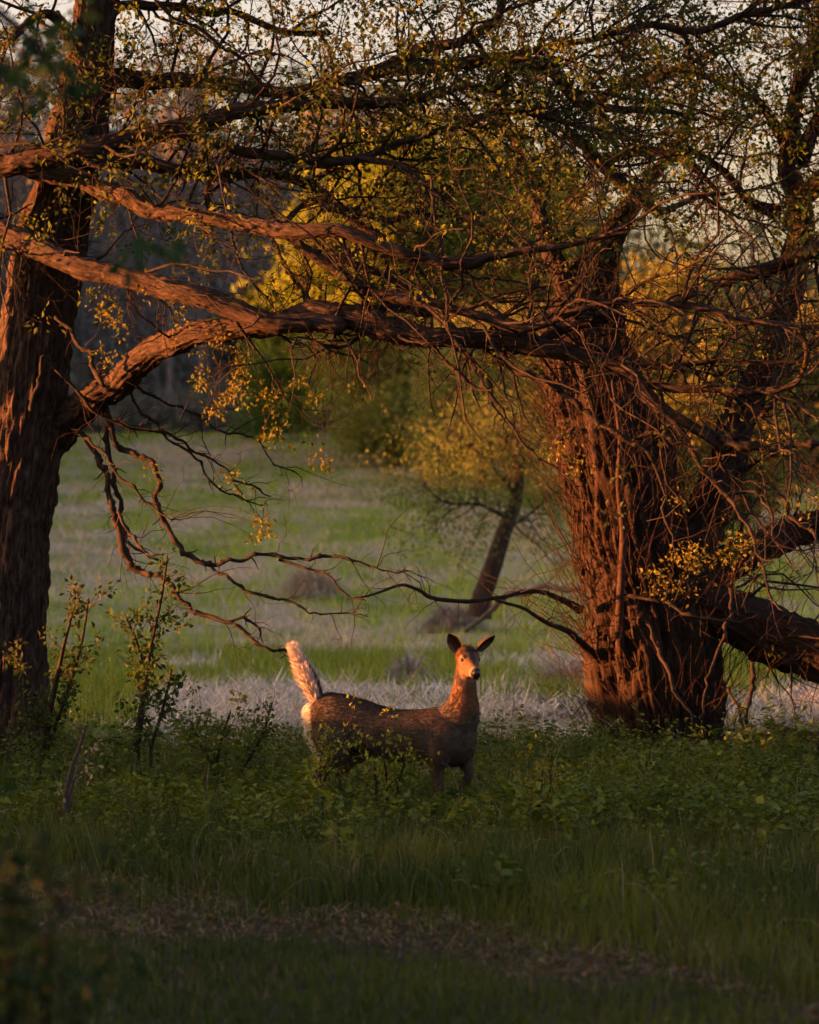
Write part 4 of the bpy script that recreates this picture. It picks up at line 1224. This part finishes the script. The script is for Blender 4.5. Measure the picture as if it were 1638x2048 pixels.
def tussock(label, u, v, d, wpx, hpx, c0, c1, n=1400):
    b = px(u, v, d); b[2] = gz(b[0], b[1])
    wid = wpx / F * d * 0.5; hg = hpx / F * d
    r = np.sqrt(rng.random(n)); a = rng.random(n) * 6.283
    x = b[0] + r * np.cos(a) * wid; y = b[1] + r * np.sin(a) * wid
    z = gz(x, y) + hg * 0.55 * (1 - r ** 2)
    L = hg * (0.35 + 0.6 * rng.random(n))
    s = Soup()
    # a rounded core of matted stems, shaggy with blades falling outward
    th = np.linspace(0, 2 * math.pi, 25)[:-1]; ph = np.linspace(0, math.pi / 2, 9)
    T, Pp = np.meshgrid(th, ph)
    k = 1 + 0.25 * (fbm(np.cos(T) * 2 + u, np.sin(T) * 2, Pp * 2, seed=3) - 0.5)
    vv = np.stack([b[0] + np.sin(Pp + 0.001) * np.cos(T) * wid * k, b[1] + np.sin(Pp + 0.001) * np.sin(T) * wid * k, gz(b[0], b[1]) - 0.05 + np.cos(Pp) * hg * 0.45 * k], -1).reshape(-1, 3)
    i = (np.arange(8) * 24)[:, None]; j = np.arange(24)[None, :]; j2 = (j + 1) % 24
    ff = np.stack([i + j, i + j2, i + 24 + j2, i + 24 + j], -1).reshape(-1, 4)
    s.add(vv, [ff], np.tile([[c0[0] * 0.8, c0[1] * 0.8, c0[2] * 0.8]], (len(vv), 1)))
    s.add(*blades(np.stack([x, y, z], 1), a + rng.normal(size=n) * 0.5, L, 0.012 + 0.01 * rng.random(n), 0.3 + r * 1.0, 0.3 + rng.random(n) * 1.0, jitter(mixcol(c0, c1, rng.random(n)), 0.2)))
    o = s.build('grass_tussock', M_dry, None, loc=b)
    return tag(o, label, 'tussock')


tussock('pale dead grass tussock against the left foot of the willow', 1130, 1300, 47, 110, 125, (0.26, 0.23, 0.19), (0.45, 0.40, 0.34))
tussock('brownish grass tussock in the green meadow above the deer back', 622, 1225, 88, 110, 75, (0.34, 0.28, 0.19), (0.55, 0.47, 0.34))
tussock('dark twiggy tussock at the foot of the small leaning tree', 905, 1240, 74, 110, 60, (0.24, 0.20, 0.16), (0.42, 0.37, 0.30))
tussock('upright grey grass clump between deer tail and neck', 818, 1345, 52, 60, 95, (0.22, 0.20, 0.17), (0.38, 0.35, 0.31), 600)


def log(name, label, pts, d0, d1, mat, k, seed, cat, smooth=False):
    b = px(pts[0][0], pts[0][1], d0)
    c = catmull(limb_px(pts, d0, d1), 0.04)
    v, f, col, u = bark_tube(c, k, seed, bark=0.12, lump=0.14, stretch=3)
    f = f + [np.arange(k)[::-1][None, :]]
    s = Soup(); s.add(v, f, col, u)
    o = s.build(name, mat, None, smooth, loc=b)
    return tag(o, label, cat)


log('fallen_log', 'dark rotting log lying at the right edge below the leaning bough', [(1535, 1450, 7), (1560, 1462, 12), (1600, 1482, 26), (1640, 1500, 42), (1720, 1515, 50), (1800, 1520, 48)], 37.0, 36.4, M_bark2, 26, 950, 'log')
log('dead_branch', 'bleached grey dead branch lying in the grass left of the willow', [(930, 1262, 4), (975, 1228, 6), (1015, 1190, 7), (1050, 1188, 6), (1090, 1172, 7), (1130, 1180, 6), (1175, 1176, 6), (1230, 1190, 5)], 60, 58, M_grey, 10, 951, 'branch', True)
log('fallen_stick', 'thin dead stick lying across the foot of the willow', [(1250, 1515, 5), (1340, 1505, 7), (1440, 1490, 8), (1500, 1478, 8), (1560, 1468, 6)], 36.8, 37.0, M_bark2, 9, 952, 'stick', True)

# ------------------------------------------------------------------ the deer
def deer():
    Y0 = 30.0
    origin = np.array([0.0, Y0, float(gz(0.0, Y0))])
    root = empty('deer', origin, 'white-tailed doe with raised tail standing in the undergrowth, head turned to the camera', 'deer')
    root.rotation_euler.z = math.radians(-11)      # she stands a little head-on to the camera
    parts_v = []; parts_f = []; cnt = 0

    def tube(sec, k=20):
        """sec rows: x, y, z, ra (in the plane of travel), rb (across); section stands square to the path"""
        nonlocal cnt
        s = np.asarray(sec, float)
        n = len(s)
        m = []
        for i in range(n - 1):
            for t in np.arange(5) / 5:
                p0 = s[max(i - 1, 0)]; p1 = s[i]; p2 = s[i + 1]; p3 = s[min(i + 2, n - 1)]
                m.append(0.5 * ((2 * p1) + (-p0 + p2) * t + (2 * p0 - 5 * p1 + 4 * p2 - p3) * t * t + (-p0 + 3 * p1 - 3 * p2 + p3) * t ** 3))
        m.append(s[-1])
        m = np.array(m)
        P = m[:, :3]; T = nrm(np.gradient(P, axis=0))
        yv = np.array([0, 1.0, 0])
        b = nrm(yv - T * (T @ yv)[:, None])
        a = np.cross(T, b)
        an = np.arange(k) / k * 2 * math.pi
        ring = P[:, None] + m[:, 3, None, None] * a[:, None] * np.cos(an)[None, :, None] + m[:, 4, None, None] * b[:, None] * np.sin(an)[None, :, None]
        v = np.concatenate([ring.reshape(-1, 3), [P[0], P[-1]]])
        nn = len(P)
        i = (np.arange(nn - 1) * k)[:, None]; j = np.arange(k)[None, :]; j2 = (j + 1) % k
        q = np.stack([i + j, i + j2, i + k + j2, i + k + j], -1).reshape(-1, 4)
        jj = np.arange(k); jj2 = (jj + 1) % k
        c0 = np.stack([np.full(k, nn * k), jj2, jj], 1); c1 = np.stack([np.full(k, nn * k + 1), (nn - 1) * k + jj, (nn - 1) * k + jj2], 1)
        parts_v.append(v); parts_f.append([f + cnt for f in (q, c0, c1)])
        cnt += len(v)

    # trunk of the body, rump to brisket
    tube([(-0.845, 0, 0.80, 0.05, 0.05), (-0.815, 0, 0.81, 0.13, 0.10), (-0.74, 0, 0.805, 0.185, 0.145), (-0.62, 0, 0.795, 0.220, 0.170), (-0.45, 0, 0.755, 0.222, 0.170), (-0.28, 0, 0.712, 0.210, 0.168),
          (-0.10, 0, 0.680, 0.208, 0.178), (0.10, 0, 0.668, 0.222, 0.180), (0.26, 0, 0.672, 0.240, 0.172), (0.38, 0, 0.670, 0.235, 0.150), (0.47, -0.005, 0.675, 0.185, 0.115), (0.525, -0.01, 0.68, 0.09, 0.07), (0.54, -0.01, 0.68, 0.03, 0.03)], 28)
    # neck
    tube([(0.30, 0, 0.70, 0.19, 0.13), (0.385, -0.01, 0.80, 0.180, 0.125), (0.436, -0.025, 0.92, 0.136, 0.102), (0.450, -0.035, 1.02, 0.104, 0.086), (0.458, -0.03, 1.12, 0.088, 0.080), (0.468, -0.01, 1.22, 0.086, 0.080), (0.476, 0.01, 1.30, 0.070, 0.070)], 22)
    # head: from the back of the skull to the nose, turned to the camera
    C = np.array([0.468, -0.02, 1.300])
    HS = 1.28; ax = nrm(np.array([[0.45, -0.80, -0.39]]))[0]
    side = nrm(np.cross(ax, [0, 0, 1.0])[None])[0]; top = np.cross(side, ax)

    def hd(rows, k=20):
        nonlocal cnt
        s = np.asarray(rows, float)
        m = []
        n = len(s)
        for i in range(n - 1):
            for t in np.arange(4) / 4:
                m.append(s[i] * (1 - t) + s[i + 1] * t)
        m.append(s[-1]); m = np.array(m); m = m * np.array([1.08, HS, HS, HS])
        an = np.arange(k) / k * 2 * math.pi
        P = C + ax * m[:, 0, None] + top * m[:, 1, None]
        ring = P[:, None] + (top[None, None] * (m[:, 2, None] * np.cos(an)[None])[..., None] + side[None, None] * (m[:, 3, None] * np.sin(an)[None])[..., None])
        v = np.concatenate([ring.reshape(-1, 3), [P[0], P[-1]]])
        nn = len(P)
        i = (np.arange(nn - 1) * k)[:, None]; j = np.arange(k)[None, :]; j2 = (j + 1) % k
        q = np.stack([i + j, i + j2, i + k + j2, i + k + j], -1).reshape(-1, 4)
        jj = np.arange(k); jj2 = (jj + 1) % k
        parts_v.append(v); parts_f.append([f + cnt for f in (q, np.stack([np.full(k, nn * k), jj2, jj], 1), np.stack([np.full(k, nn * k + 1), (nn - 1) * k + jj, (nn - 1) * k + jj2], 1))])
        cnt += len(v)

    hd([(-0.085, 0.0, 0.02, 0.02), (-0.07, 0.0, 0.050, 0.048), (-0.03, 0.004, 0.072, 0.066), (0.02, 0.004, 0.076, 0.070), (0.06, 0.0, 0.070, 0.067), (0.10, -0.006, 0.060, 0.056), (0.14, -0.012, 0.050, 0.044), (0.19, -0.016, 0.042, 0.036), (0.225, -0.017, 0.038, 0.034), (0.245, -0.016, 0.030, 0.028), (0.255, -0.015, 0.014, 0.014)])
    hd([(0.0, -0.045, 0.030, 0.030), (0.08, -0.055, 0.026, 0.030), (0.16, -0.048, 0.020, 0.022), (0.215, -0.043, 0.016, 0.018), (0.228, -0.043, 0.006, 0.008)])
    # brow ridges over the eyes
    for sg in (-1, 1):
        e = C + ax * 0.068 + side * sg * 0.064 + top * 0.052
        nb = e + np.array([[0, 0, 0]])
        tube([(*(e - ax * 0.035), 0.010, 0.010), (*e, 0.020, 0.018), (*(e + ax * 0.035), 0.009, 0.009)], 10)
    # legs: hip/shoulder, joints, hoof
    def leg(rows):
        tube(rows, 16)
    yn, yf = -0.085, 0.085
    leg([(-0.58, yn, 0.80, 0.16, 0.07), (-0.60, yn - 0.035, 0.66, 0.155, 0.082), (-0.575, yn - 0.04, 0.54, 0.112, 0.066), (-0.63, yn - 0.02, 0.45, 0.062, 0.045), (-0.715, yn - 0.01, 0.375, 0.036, 0.030), (-0.735, yn, 0.33, 0.030, 0.024), (-0.715, yn, 0.21, 0.020, 0.018), (-0.70, yn, 0.09, 0.024, 0.020), (-0.675, yn, 0.04, 0.020, 0.018), (-0.655, yn, 0.0, 0.030, 0.024)])
    leg([(-0.52, yf, 0.78, 0.15, 0.07), (-0.50, yf, 0.64, 0.140, 0.075), (-0.45, yf, 0.54, 0.100, 0.060), (-0.50, yf, 0.45, 0.058, 0.043), (-0.575, yf, 0.375, 0.035, 0.030), (-0.59, yf, 0.33, 0.030, 0.024), (-0.57, yf, 0.21, 0.020, 0.018), (-0.555, yf, 0.09, 0.024, 0.020), (-0.53, yf, 0.04, 0.020, 0.018), (-0.51, yf, 0.0, 0.030, 0.024)])
    leg([(0.28, yn, 0.78, 0.12, 0.06), (0.30, yn - 0.045, 0.65, 0.125, 0.074), (0.275, yn - 0.045, 0.52, 0.088, 0.058), (0.250, yn - 0.01, 0.42, 0.050, 0.042), (0.245, yn, 0.30, 0.034, 0.030), (0.25, yn, 0.25, 0.033, 0.030), (0.245, yn, 0.15, 0.020, 0.018), (0.245, yn, 0.08, 0.024, 0.020), (0.265, yn, 0.04, 0.020, 0.018), (0.275, yn, 0.0, 0.030, 0.024)])
    leg([(0.36, yf, 0.76, 0.11, 0.06), (0.40, yf, 0.62, 0.110, 0.066), (0.425, yf, 0.53, 0.080, 0.055), (0.445, yf, 0.45, 0.052, 0.042), (0.465, yf, 0.375, 0.034, 0.030), (0.455, yf, 0.335, 0.032, 0.028), (0.395, yf, 0.25, 0.021, 0.018), (0.345, yf, 0.19, 0.023, 0.019), (0.325, yf, 0.15, 0.019, 0.017), (0.325, yf, 0.11, 0.026, 0.022)])
    # tail core
    tail_pts = np.array([(-0.735, 0, 0.93), (-0.765, 0, 1.00), (-0.80, 0, 1.08), (-0.845, 0, 1.17), (-0.895, 0, 1.27), (-0.935, 0, 1.34)])
    tube([(*tail_pts[0], 0.035, 0.045), (*tail_pts[1], 0.036, 0.050), (*tail_pts[2], 0.036, 0.055), (*tail_pts[3], 0.030, 0.055), (*tail_pts[4], 0.020, 0.040), (*tail_pts[5], 0.008, 0.012)], 14)

    V = np.concatenate(parts_v) + origin
    faces = {}
    for p in parts_f:
        for f in p:
            faces.setdefault(f.shape[1], []).append(f)
    tmp = mesh_from('deer_rough', V, [np.concatenate(x) for x in faces.values()], None)
    rm = tmp.modifiers.new('r', 'REMESH'); rm.mode = 'VOXEL'; rm.voxel_size = 0.0105
    sm = tmp.modifiers.new('s', 'SMOOTH'); sm.iterations = 5; sm.factor = 0.5
    dg = bpy.context.evaluated_depsgraph_get()
    me = bpy.data.meshes.new_from_object(tmp.evaluated_get(dg))
    bpy.data.objects.remove(tmp)
    me.name = 'body'
    nv = len(me.vertices)
    co = np.empty(nv * 3, np.float32); me.vertices.foreach_get('co', co); co = co.reshape(-1, 3).astype(float)
    no = np.empty(nv * 3, np.float32); me.vertices.foreach_get('normal', no); no = no.reshape(-1, 3).astype(float)
    me.polygons.foreach_set('use_smooth', np.ones(len(me.polygons), bool))

    def coat(p, n):
        """colour of the coat at a point of the body"""
        q = p - origin
        x, y, z = q[:, 0], q[:, 1], q[:, 2]
        c = np.tile([[0.082, 0.067, 0.050]], (len(q), 1))
        nz = fbm(x * 14, y * 14, z * 14, seed=301, octv=3)[:, None]
        c = c * (0.70 + 0.6 * nz)
        # darker saddle along the spine, greyer flanks
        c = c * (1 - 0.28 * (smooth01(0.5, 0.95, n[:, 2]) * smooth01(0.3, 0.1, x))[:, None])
        # rufous neck and face
        t = smooth01(0.34, 0.44, x + (z - 0.9) * 0.35) * smooth01(0.80, 0.95, z)
        c = c * (1 - t[:, None]) + np.array([0.165, 0.092, 0.045]) * (0.8 + 0.4 * nz) * t[:, None]
        def to(col, w):
            nonlocal c
            w = np.clip(w, 0, 1)[:, None]
            c = c * (1 - w) + np.array(col) * w
        white = (0.56, 0.52, 0.48)
        # belly and inner legs
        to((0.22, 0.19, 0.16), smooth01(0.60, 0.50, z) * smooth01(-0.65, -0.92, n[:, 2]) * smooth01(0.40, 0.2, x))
        # the rump stripe and the tail's underside, which face backward
        to(white, smooth01(-0.78, -0.815, x - 0.10 * (0.95 - z)) * smooth01(0.35, 0.45, z) * smooth01(0.98, 0.92, z))
        tl = np.clip((z - 0.93) / 0.41, 0, 1.2)
        cx = np.interp(z, tail_pts[:, 2], tail_pts[:, 0])
        ist = smooth01(0.97, 1.01, z) * (x < -0.55)
        to((0.075, 0.045, 0.026), ist)
        to((0.62, 0.58, 0.54), ist * smooth01(0.01, -0.005, x - cx))
        # the head
        r = q - C
        s = r @ ax / 1.08; sd = r @ side / HS; tp = r @ top / HS
        head = smooth01(-0.10, -0.04, s) * (z > 1.08) * (np.abs(sd) < 0.1) * (np.linalg.norm(r, axis=1) < 0.32)
        to((0.105, 0.058, 0.028), head * 0.8)
        to((0.040, 0.030, 0.023), head * smooth01(0.02, 0.045, tp) * smooth01(0.035, 0.015, np.abs(sd)))
        for sg in (-1, 1):
            e = np.array([0.070, 0.022])
            de = np.hypot(s - e[0], tp - e[1])
            to((0.13, 0.09, 0.06), head * smooth01(0.030, 0.020, de) * (sd * sg > 0.02))
        to((0.15, 0.10, 0.065), head * smooth01(-0.042, -0.052, tp) * smooth01(0.02, 0.08, s))      # chin
        to((0.17, 0.125, 0.09), head * smooth01(0.185, 0.20, s) * smooth01(0.228, 0.215, s))          # ring behind the nose
        to((0.02, 0.018, 0.017), head * smooth01(0.218, 0.226, s) * smooth01(-0.050, -0.040, tp))
        # dark hooves
        to((0.02, 0.017, 0.015), smooth01(0.045, 0.03, z))
        return c

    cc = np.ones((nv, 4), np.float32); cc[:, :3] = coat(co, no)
    a = me.attributes.new('tint', 'FLOAT_COLOR', 'POINT'); a.data.foreach_set('color', cc.ravel())
    m, nt, N, L = new_mat('deer_coat')
    at = attr(nt, 'tint')
    tc = N.new('ShaderNodeTexCoord')
    nz = N.new('ShaderNodeTexNoise'); nz.inputs['Scale'].default_value = 95; nz.inputs['Detail'].default_value = 4
    L.new(tc.outputs['Object'], nz.inputs['Vector'])
    rp = N.new('ShaderNodeValToRGB'); rp.color_ramp.elements[0].position = 0.3; rp.color_ramp.elements[0].color = (0.55, 0.52, 0.5, 1)
    rp.color_ramp.elements[1].position = 0.7; rp.color_ramp.elements[1].color = (1.35, 1.35, 1.35, 1)
    L.new(nz.outputs['Fac'], rp.inputs[0])
    mx = N.new('ShaderNodeMix'); mx.data_type = 'RGBA'; mx.blend_type = 'MULTIPLY'; mx.inputs[0].default_value = 1
    L.new(at.outputs['Color'], mx.inputs['A']); L.new(rp.outputs[0], mx.inputs['B'])
    d = N.new('ShaderNodeBsdfPrincipled'); d.inputs['Roughness'].default_value = 0.85; d.inputs['Specular IOR Level'].default_value = 0.15
    L.new(mx.outputs['Result'], d.inputs['Base Color'])
    bp = N.new('ShaderNodeBump'); bp.inputs['Strength'].default_value = 0.6; bp.inputs['Distance'].default_value = 0.006
    L.new(nz.outputs['Fac'], bp.inputs['Height']); L.new(bp.outputs[0], d.inputs['Normal'])
    out_to(nt, d.outputs[0])
    me.materials.clear(); me.materials.append(m)
    body = bpy.data.objects.new('body', me); sc.collection.objects.link(body)
    body.parent = root; body.location = -Vector(root.location)

    # short coat hair lying along the body
    sel = rng.integers(0, nv, 60000)
    p = co[sel]; n = no[sel]; q = p - origin
    keep = (np.linalg.norm(q - (C + ax * 0.14), axis=1) > 0.13) & (q[:, 2] > 0.12)
    p, n, q = p[keep], n[keep], q[keep]
    flow = np.tile([[-0.9, 0, -0.35]], (len(p), 1))
    nk = smooth01(0.85, 1.0, q[:, 2])[:, None] * (q[:, 0] > 0.2)[:, None]
    flow = flow * (1 - nk) + np.array([-0.1, 0.05, -1.0]) * nk
    tlm = ((q[:, 0] < -0.6) & (q[:, 2] > 0.98))[:, None]
    flow = np.where(tlm, np.array([[-0.42, 0, 0.9]]), flow)
    dv = nrm(flow + rng.normal(size=p.shape) * 0.28); dv = nrm(dv - n * np.sum(dv * n, 1, keepdims=True) + n * 0.22)
    Lh = 0.018 + 0.020 * rng.random(len(p))
    col = coat(p, n) * (0.35 + 1.5 * rng.random((len(p), 1)) ** 1.6)
    fur = Soup(); fur.add(*leaves(p - n * 0.001, dv, n, Lh, np.full(len(p), 0.0022), np.clip(col, 0, 0.85), 0.1))
    # the long white hair of the flagged tail and the rump
    k = 17000
    t = rng.random(k) ** 0.8
    ti = t * (len(tail_pts) - 1); i0 = np.minimum(ti.astype(int), len(tail_pts) - 2); fr = (ti - i0)[:, None]
    tp_ = tail_pts[i0] * (1 - fr) + tail_pts[i0 + 1] * fr
    an = rng.random(k) * 2 * math.pi
    rad = np.interp(t, [0, 0.5, 1], [0.036, 0.044, 0.014])
    ox = np.cos(an) * rad * 0.8; oy = np.sin(an) * rad * 1.3
    hp = tp_ + np.stack([ox * 0.9, oy, ox * 0.45], 1)
    back = np.cos(an) < 0.62
    hd_ = nrm(np.stack([-0.42 + ox * 16, oy * 9, 0.80 + ox * 3], 1) + rng.normal(size=(k, 3)) * 0.13)
    hl = np.where(back, 0.070 + 0.060 * rng.random(k), 0.03 + 0.03 * rng.random(k)) * np.interp(t, [0, 0.3, 1], [0.8, 1.1, 0.85])
    hc = np.where(back[:, None], np.array([[0.60, 0.56, 0.53]]), np.array([[0.07, 0.042, 0.024]])) * (0.9 + 0.2 * rng.random((k, 1)))
    fur.add(*leaves(hp + origin, hd_, rng.normal(size=(k, 3)) * 0.5 + np.array([-0.6, -0.6, 0.2]), hl, np.full(k, 0.0020), np.clip(hc, 0, 0.85), 0.1))
    k = 1500
    z = 0.50 + 0.46 * rng.random(k); ang = (rng.random(k) - 0.5) * 2.2
    xr = np.interp(z, [0.48, 0.6, 0.7, 0.8, 0.9, 0.97], [-0.70, -0.775, -0.825, -0.842, -0.815, -0.76])
    hp = np.stack([xr + 0.05 * (1 - np.cos(ang)), np.sin(ang) * 0.075, z], 1)
    hd_ = nrm(np.stack([np.full(k, -0.75), np.sin(ang) * 0.5, np.full(k, -0.55)], 1) + rng.normal(size=(k, 3)) * 0.2)
    fur.add(*leaves(hp + origin, hd_, rng.normal(size=(k, 3)), 0.03 + 0.035 * rng.random(k), np.full(k, 0.005), np.tile([[0.60, 0.56, 0.52]], (k, 1)) * (0.8 + 0.4 * rng.random((k, 1))), 0.1))
    fm = plant_mat('deer_hair', 0.30, 0.7)
    tag(fur.build('fur', fm, root), kind='stuff')

    # ears: cupped leaf shapes with thickness
    def ear(base, tip, face, width):
        nu, nw = 12, 9
        axis = tip - base; Ln = np.linalg.norm(axis); axis = axis / Ln
        f = face - axis * np.dot(face, axis); f /= np.linalg.norm(f)
        sd = np.cross(axis, f)
        V = []; cols = []
        for layer in (0, 1):
            for i in range(nu):
                t = i / (nu - 1)
                w = width * (np.sin(math.pi * min(1, (t * 0.86 + 0.13))) ** 0.75) * (0.62 if t < 0.08 else 1)
                for j in range(nw):
                    a_ = (j / (nw - 1) - 0.5) * 2
                    cup = 0.55 * w * (1 - a_ * a_) * (1 - 0.4 * t)
                    V.append(base + axis * Ln * t + sd * a_ * w * 0.5 - f * (cup + layer * 0.007 * (1 - t * 0.6)))
                    cols.append((0.045, 0.028, 0.022) if layer == 0 and abs(a_) < 0.72 else ((0.10, 0.075, 0.055) if layer == 0 and t < 0.6 else (0.045, 0.030, 0.020)))
        V = np.array(V) + origin
        fs = []
        o2 = nu * nw
        for i in range(nu - 1):
            for j in range(nw - 1):
                q0 = i * nw + j
                fs.append((q0, q0 + 1, q0 + nw + 1, q0 + nw))
                fs.append((o2 + q0, o2 + q0 + nw, o2 + q0 + nw + 1, o2 + q0 + 1))
        for i in range(nu - 1):
            a0 = i * nw; b0 = i * nw + nw - 1
            fs.append((a0, a0 + nw, o2 + a0 + nw, o2 + a0)); fs.append((b0, o2 + b0, o2 + b0 + nw, b0 + nw))
        mesh_from('ear', V, [np.array(fs)], m, root, np.array(cols), None, True)

    ear(np.array([0.412, -0.005, 1.345]), np.array([0.322, -0.03, 1.495]), np.array([-0.10, -0.99, 0.05]), 0.115)
    ear(np.array([0.556, 0.0, 1.350]), np.array([0.697, -0.02, 1.482]), np.array([0.62, -0.45, -0.62]), 0.105)

    # eyes and nose
    def ball(name, c, r3, mat):
        nu, nv_ = 14, 9
        th = np.arange(nu) / nu * 2 * math.pi; ph = np.linspace(0, math.pi, nv_)
        T, Pp = np.meshgrid(th, ph)
        v = np.stack([np.sin(Pp) * np.cos(T), np.cos(Pp), np.sin(Pp) * np.sin(T)], -1).reshape(-1, 3)
        v = c + v[:, 0, None] * side * r3[0] + v[:, 1, None] * ax * r3[1] + v[:, 2, None] * top * r3[2] + origin
        i = (np.arange(nv_ - 1) * nu)[:, None]; j = np.arange(nu)[None, :]; j2 = (j + 1) % nu
        mesh_from(name, v, [np.stack([i + j, i + j2, i + nu + j2, i + nu + j], -1).reshape(-1, 4)], mat, root, None, None, True)

    me_, nt, N, L = new_mat('wet_dark')
    d = N.new('ShaderNodeBsdfPrincipled'); d.inputs['Base Color'].default_value = (0.008, 0.006, 0.005, 1); d.inputs['Roughness'].default_value = 0.12
    out_to(nt, d.outputs[0])
    mn_, nt, N, L = new_mat('nose_skin')
    d = N.new('ShaderNodeBsdfPrincipled'); d.inputs['Base Color'].default_value = (0.010, 0.009, 0.009, 1); d.inputs['Roughness'].default_value = 0.45
    out_to(nt, d.outputs[0])
    for sg in (-1, 1):
        ball('eye', C + ax * 0.082 + side * sg * 0.071 + top * 0.026, (0.013, 0.021, 0.018), me_)
    ball('nose', C + ax * 0.254 + top * -0.012, (0.034, 0.026, 0.028), mn_)


deer()

# ------------------------------------------------------------------ unseen woods added outside the view to shade it
def shade_woodland():
    """unseen trees added left of the view and above and behind the camera, to darken the scene"""
    s = Soup(); ls = Soup()
    spots = [(-19, 22, 14, 8.8), (-22, 31.2, 15, 7.6), (-21, 41.0, 15, 7.6), (-28, 24.5, 15, 8.0), (-26, 35.4, 15, 7.9), (-12, 13, 11, 1.6), (-14, 18, 11, 1.6), (-13, 7, 10, 1.6), (-17, 22.5, 11, 1.8), (-11, 3, 10, 2.0), (-18, 12, 11, 2.0), (-9, 9, 9, 4.2), (7, 6, 10, 4.5), (-4, -4, 10, 4.5), (9, 16, 10, 4.2), (3, 1, 10, 4.6), (-8, 17, 10, 5.0)]
    for (x, y, h, low) in spots:
        b = np.array([x, y, gz(x, y)])
        t = np.linspace(0, 1, 8)[:, None]
        c = b + np.array([0, 0, h]) * t + np.concatenate([np.zeros((1, 3)), np.cumsum(rng.normal(size=(7, 3)) * 0.10, 0)])
        cur = catmull(np.concatenate([c, 0.22 * (1.2 - t)], 1), 0.2)
        s.add(*bark_tube(cur, 14, 970 + int(x), bark=0.1))
        cc = resample(cur, 16)
        Q, R = grow(cc[None, int(16 * (low / h) * 0.9):, :3], cc[None, int(16 * (low / h) * 0.9):, 3], 34, 1.8, 4.2, 0.07, 0.95, 0.2, 0.0, 7, 0.1)
        Q2, R2 = grow(Q, R, 190, 0.5, 1.8, 0.02, 0.8, 0.05, 0.1, 4, 0.1)
        s.add(*sweep_many(Q, R, 4)); s.add(*sweep_many(Q2, R2, 3))
        en = np.concatenate([Q2[:, -1], Q2[:, 2], Q2[:, 3]])
        ls.add(*leaf_cluster(en, 3, 0.24, 0.19, 0.34, dark_col))
    # added understorey leaves that block the low glow from the left
    an = np.stack([rng.uniform(-22, -9, 2000), rng.uniform(2, 23.5, 2000), 0.8 + rng.random(2000) * 6.5], 1)
    an = an[(an[:, 1] < 24.0 + (an[:, 0] + 9) * 0.06)]
    ls.add(*leaf_cluster(an, 6, 0.35, 0.16, 0.30, dark_col))
    # an unseen thicket added left of the view to shade the foreground shrub
    an = np.stack([rng.uniform(-6.5, -2.3, 2000), rng.uniform(7.5, 12.8, 2000), rng.random(2000) ** 1.3 * 3.4], 1)
    ls.add(*leaf_cluster(an, 6, 0.16, 0.07, 0.14, dark_col))
    # unseen low scrub added along the shading bank
    nb = 260
    y = np.where(rng.random(nb) < 0.4, rng.uniform(2, 21, nb), rng.uniform(44, 75, nb)); x = -(9.5 + 0.125 * y) - rng.random(nb) * 5
    an = []
    for i in range(nb):
        r = 0.10 + rng.random() * 0.18
        an.append(np.array([x[i], y[i], gz(x[i], y[i]) + r * 0.3]) + rng.normal(size=(14, 3)) * r * 0.45)
    an = np.concatenate(an)
    ls.add(*leaf_cluster(an, 5, 0.12, 0.06, 0.13, dark_col))
    o = s.build('shade_woodland_trees', M_bark)  # unseen shading trees, added to block sun and sky
    tag(o, 'unseen trees added for shade beyond the left of the view and behind the camera', 'wood', kind='stuff')
    ob = ls.build('shade_canopy', M_leaf, None); ob.parent = o
    tag(ob, kind='stuff')


shade_woodland()
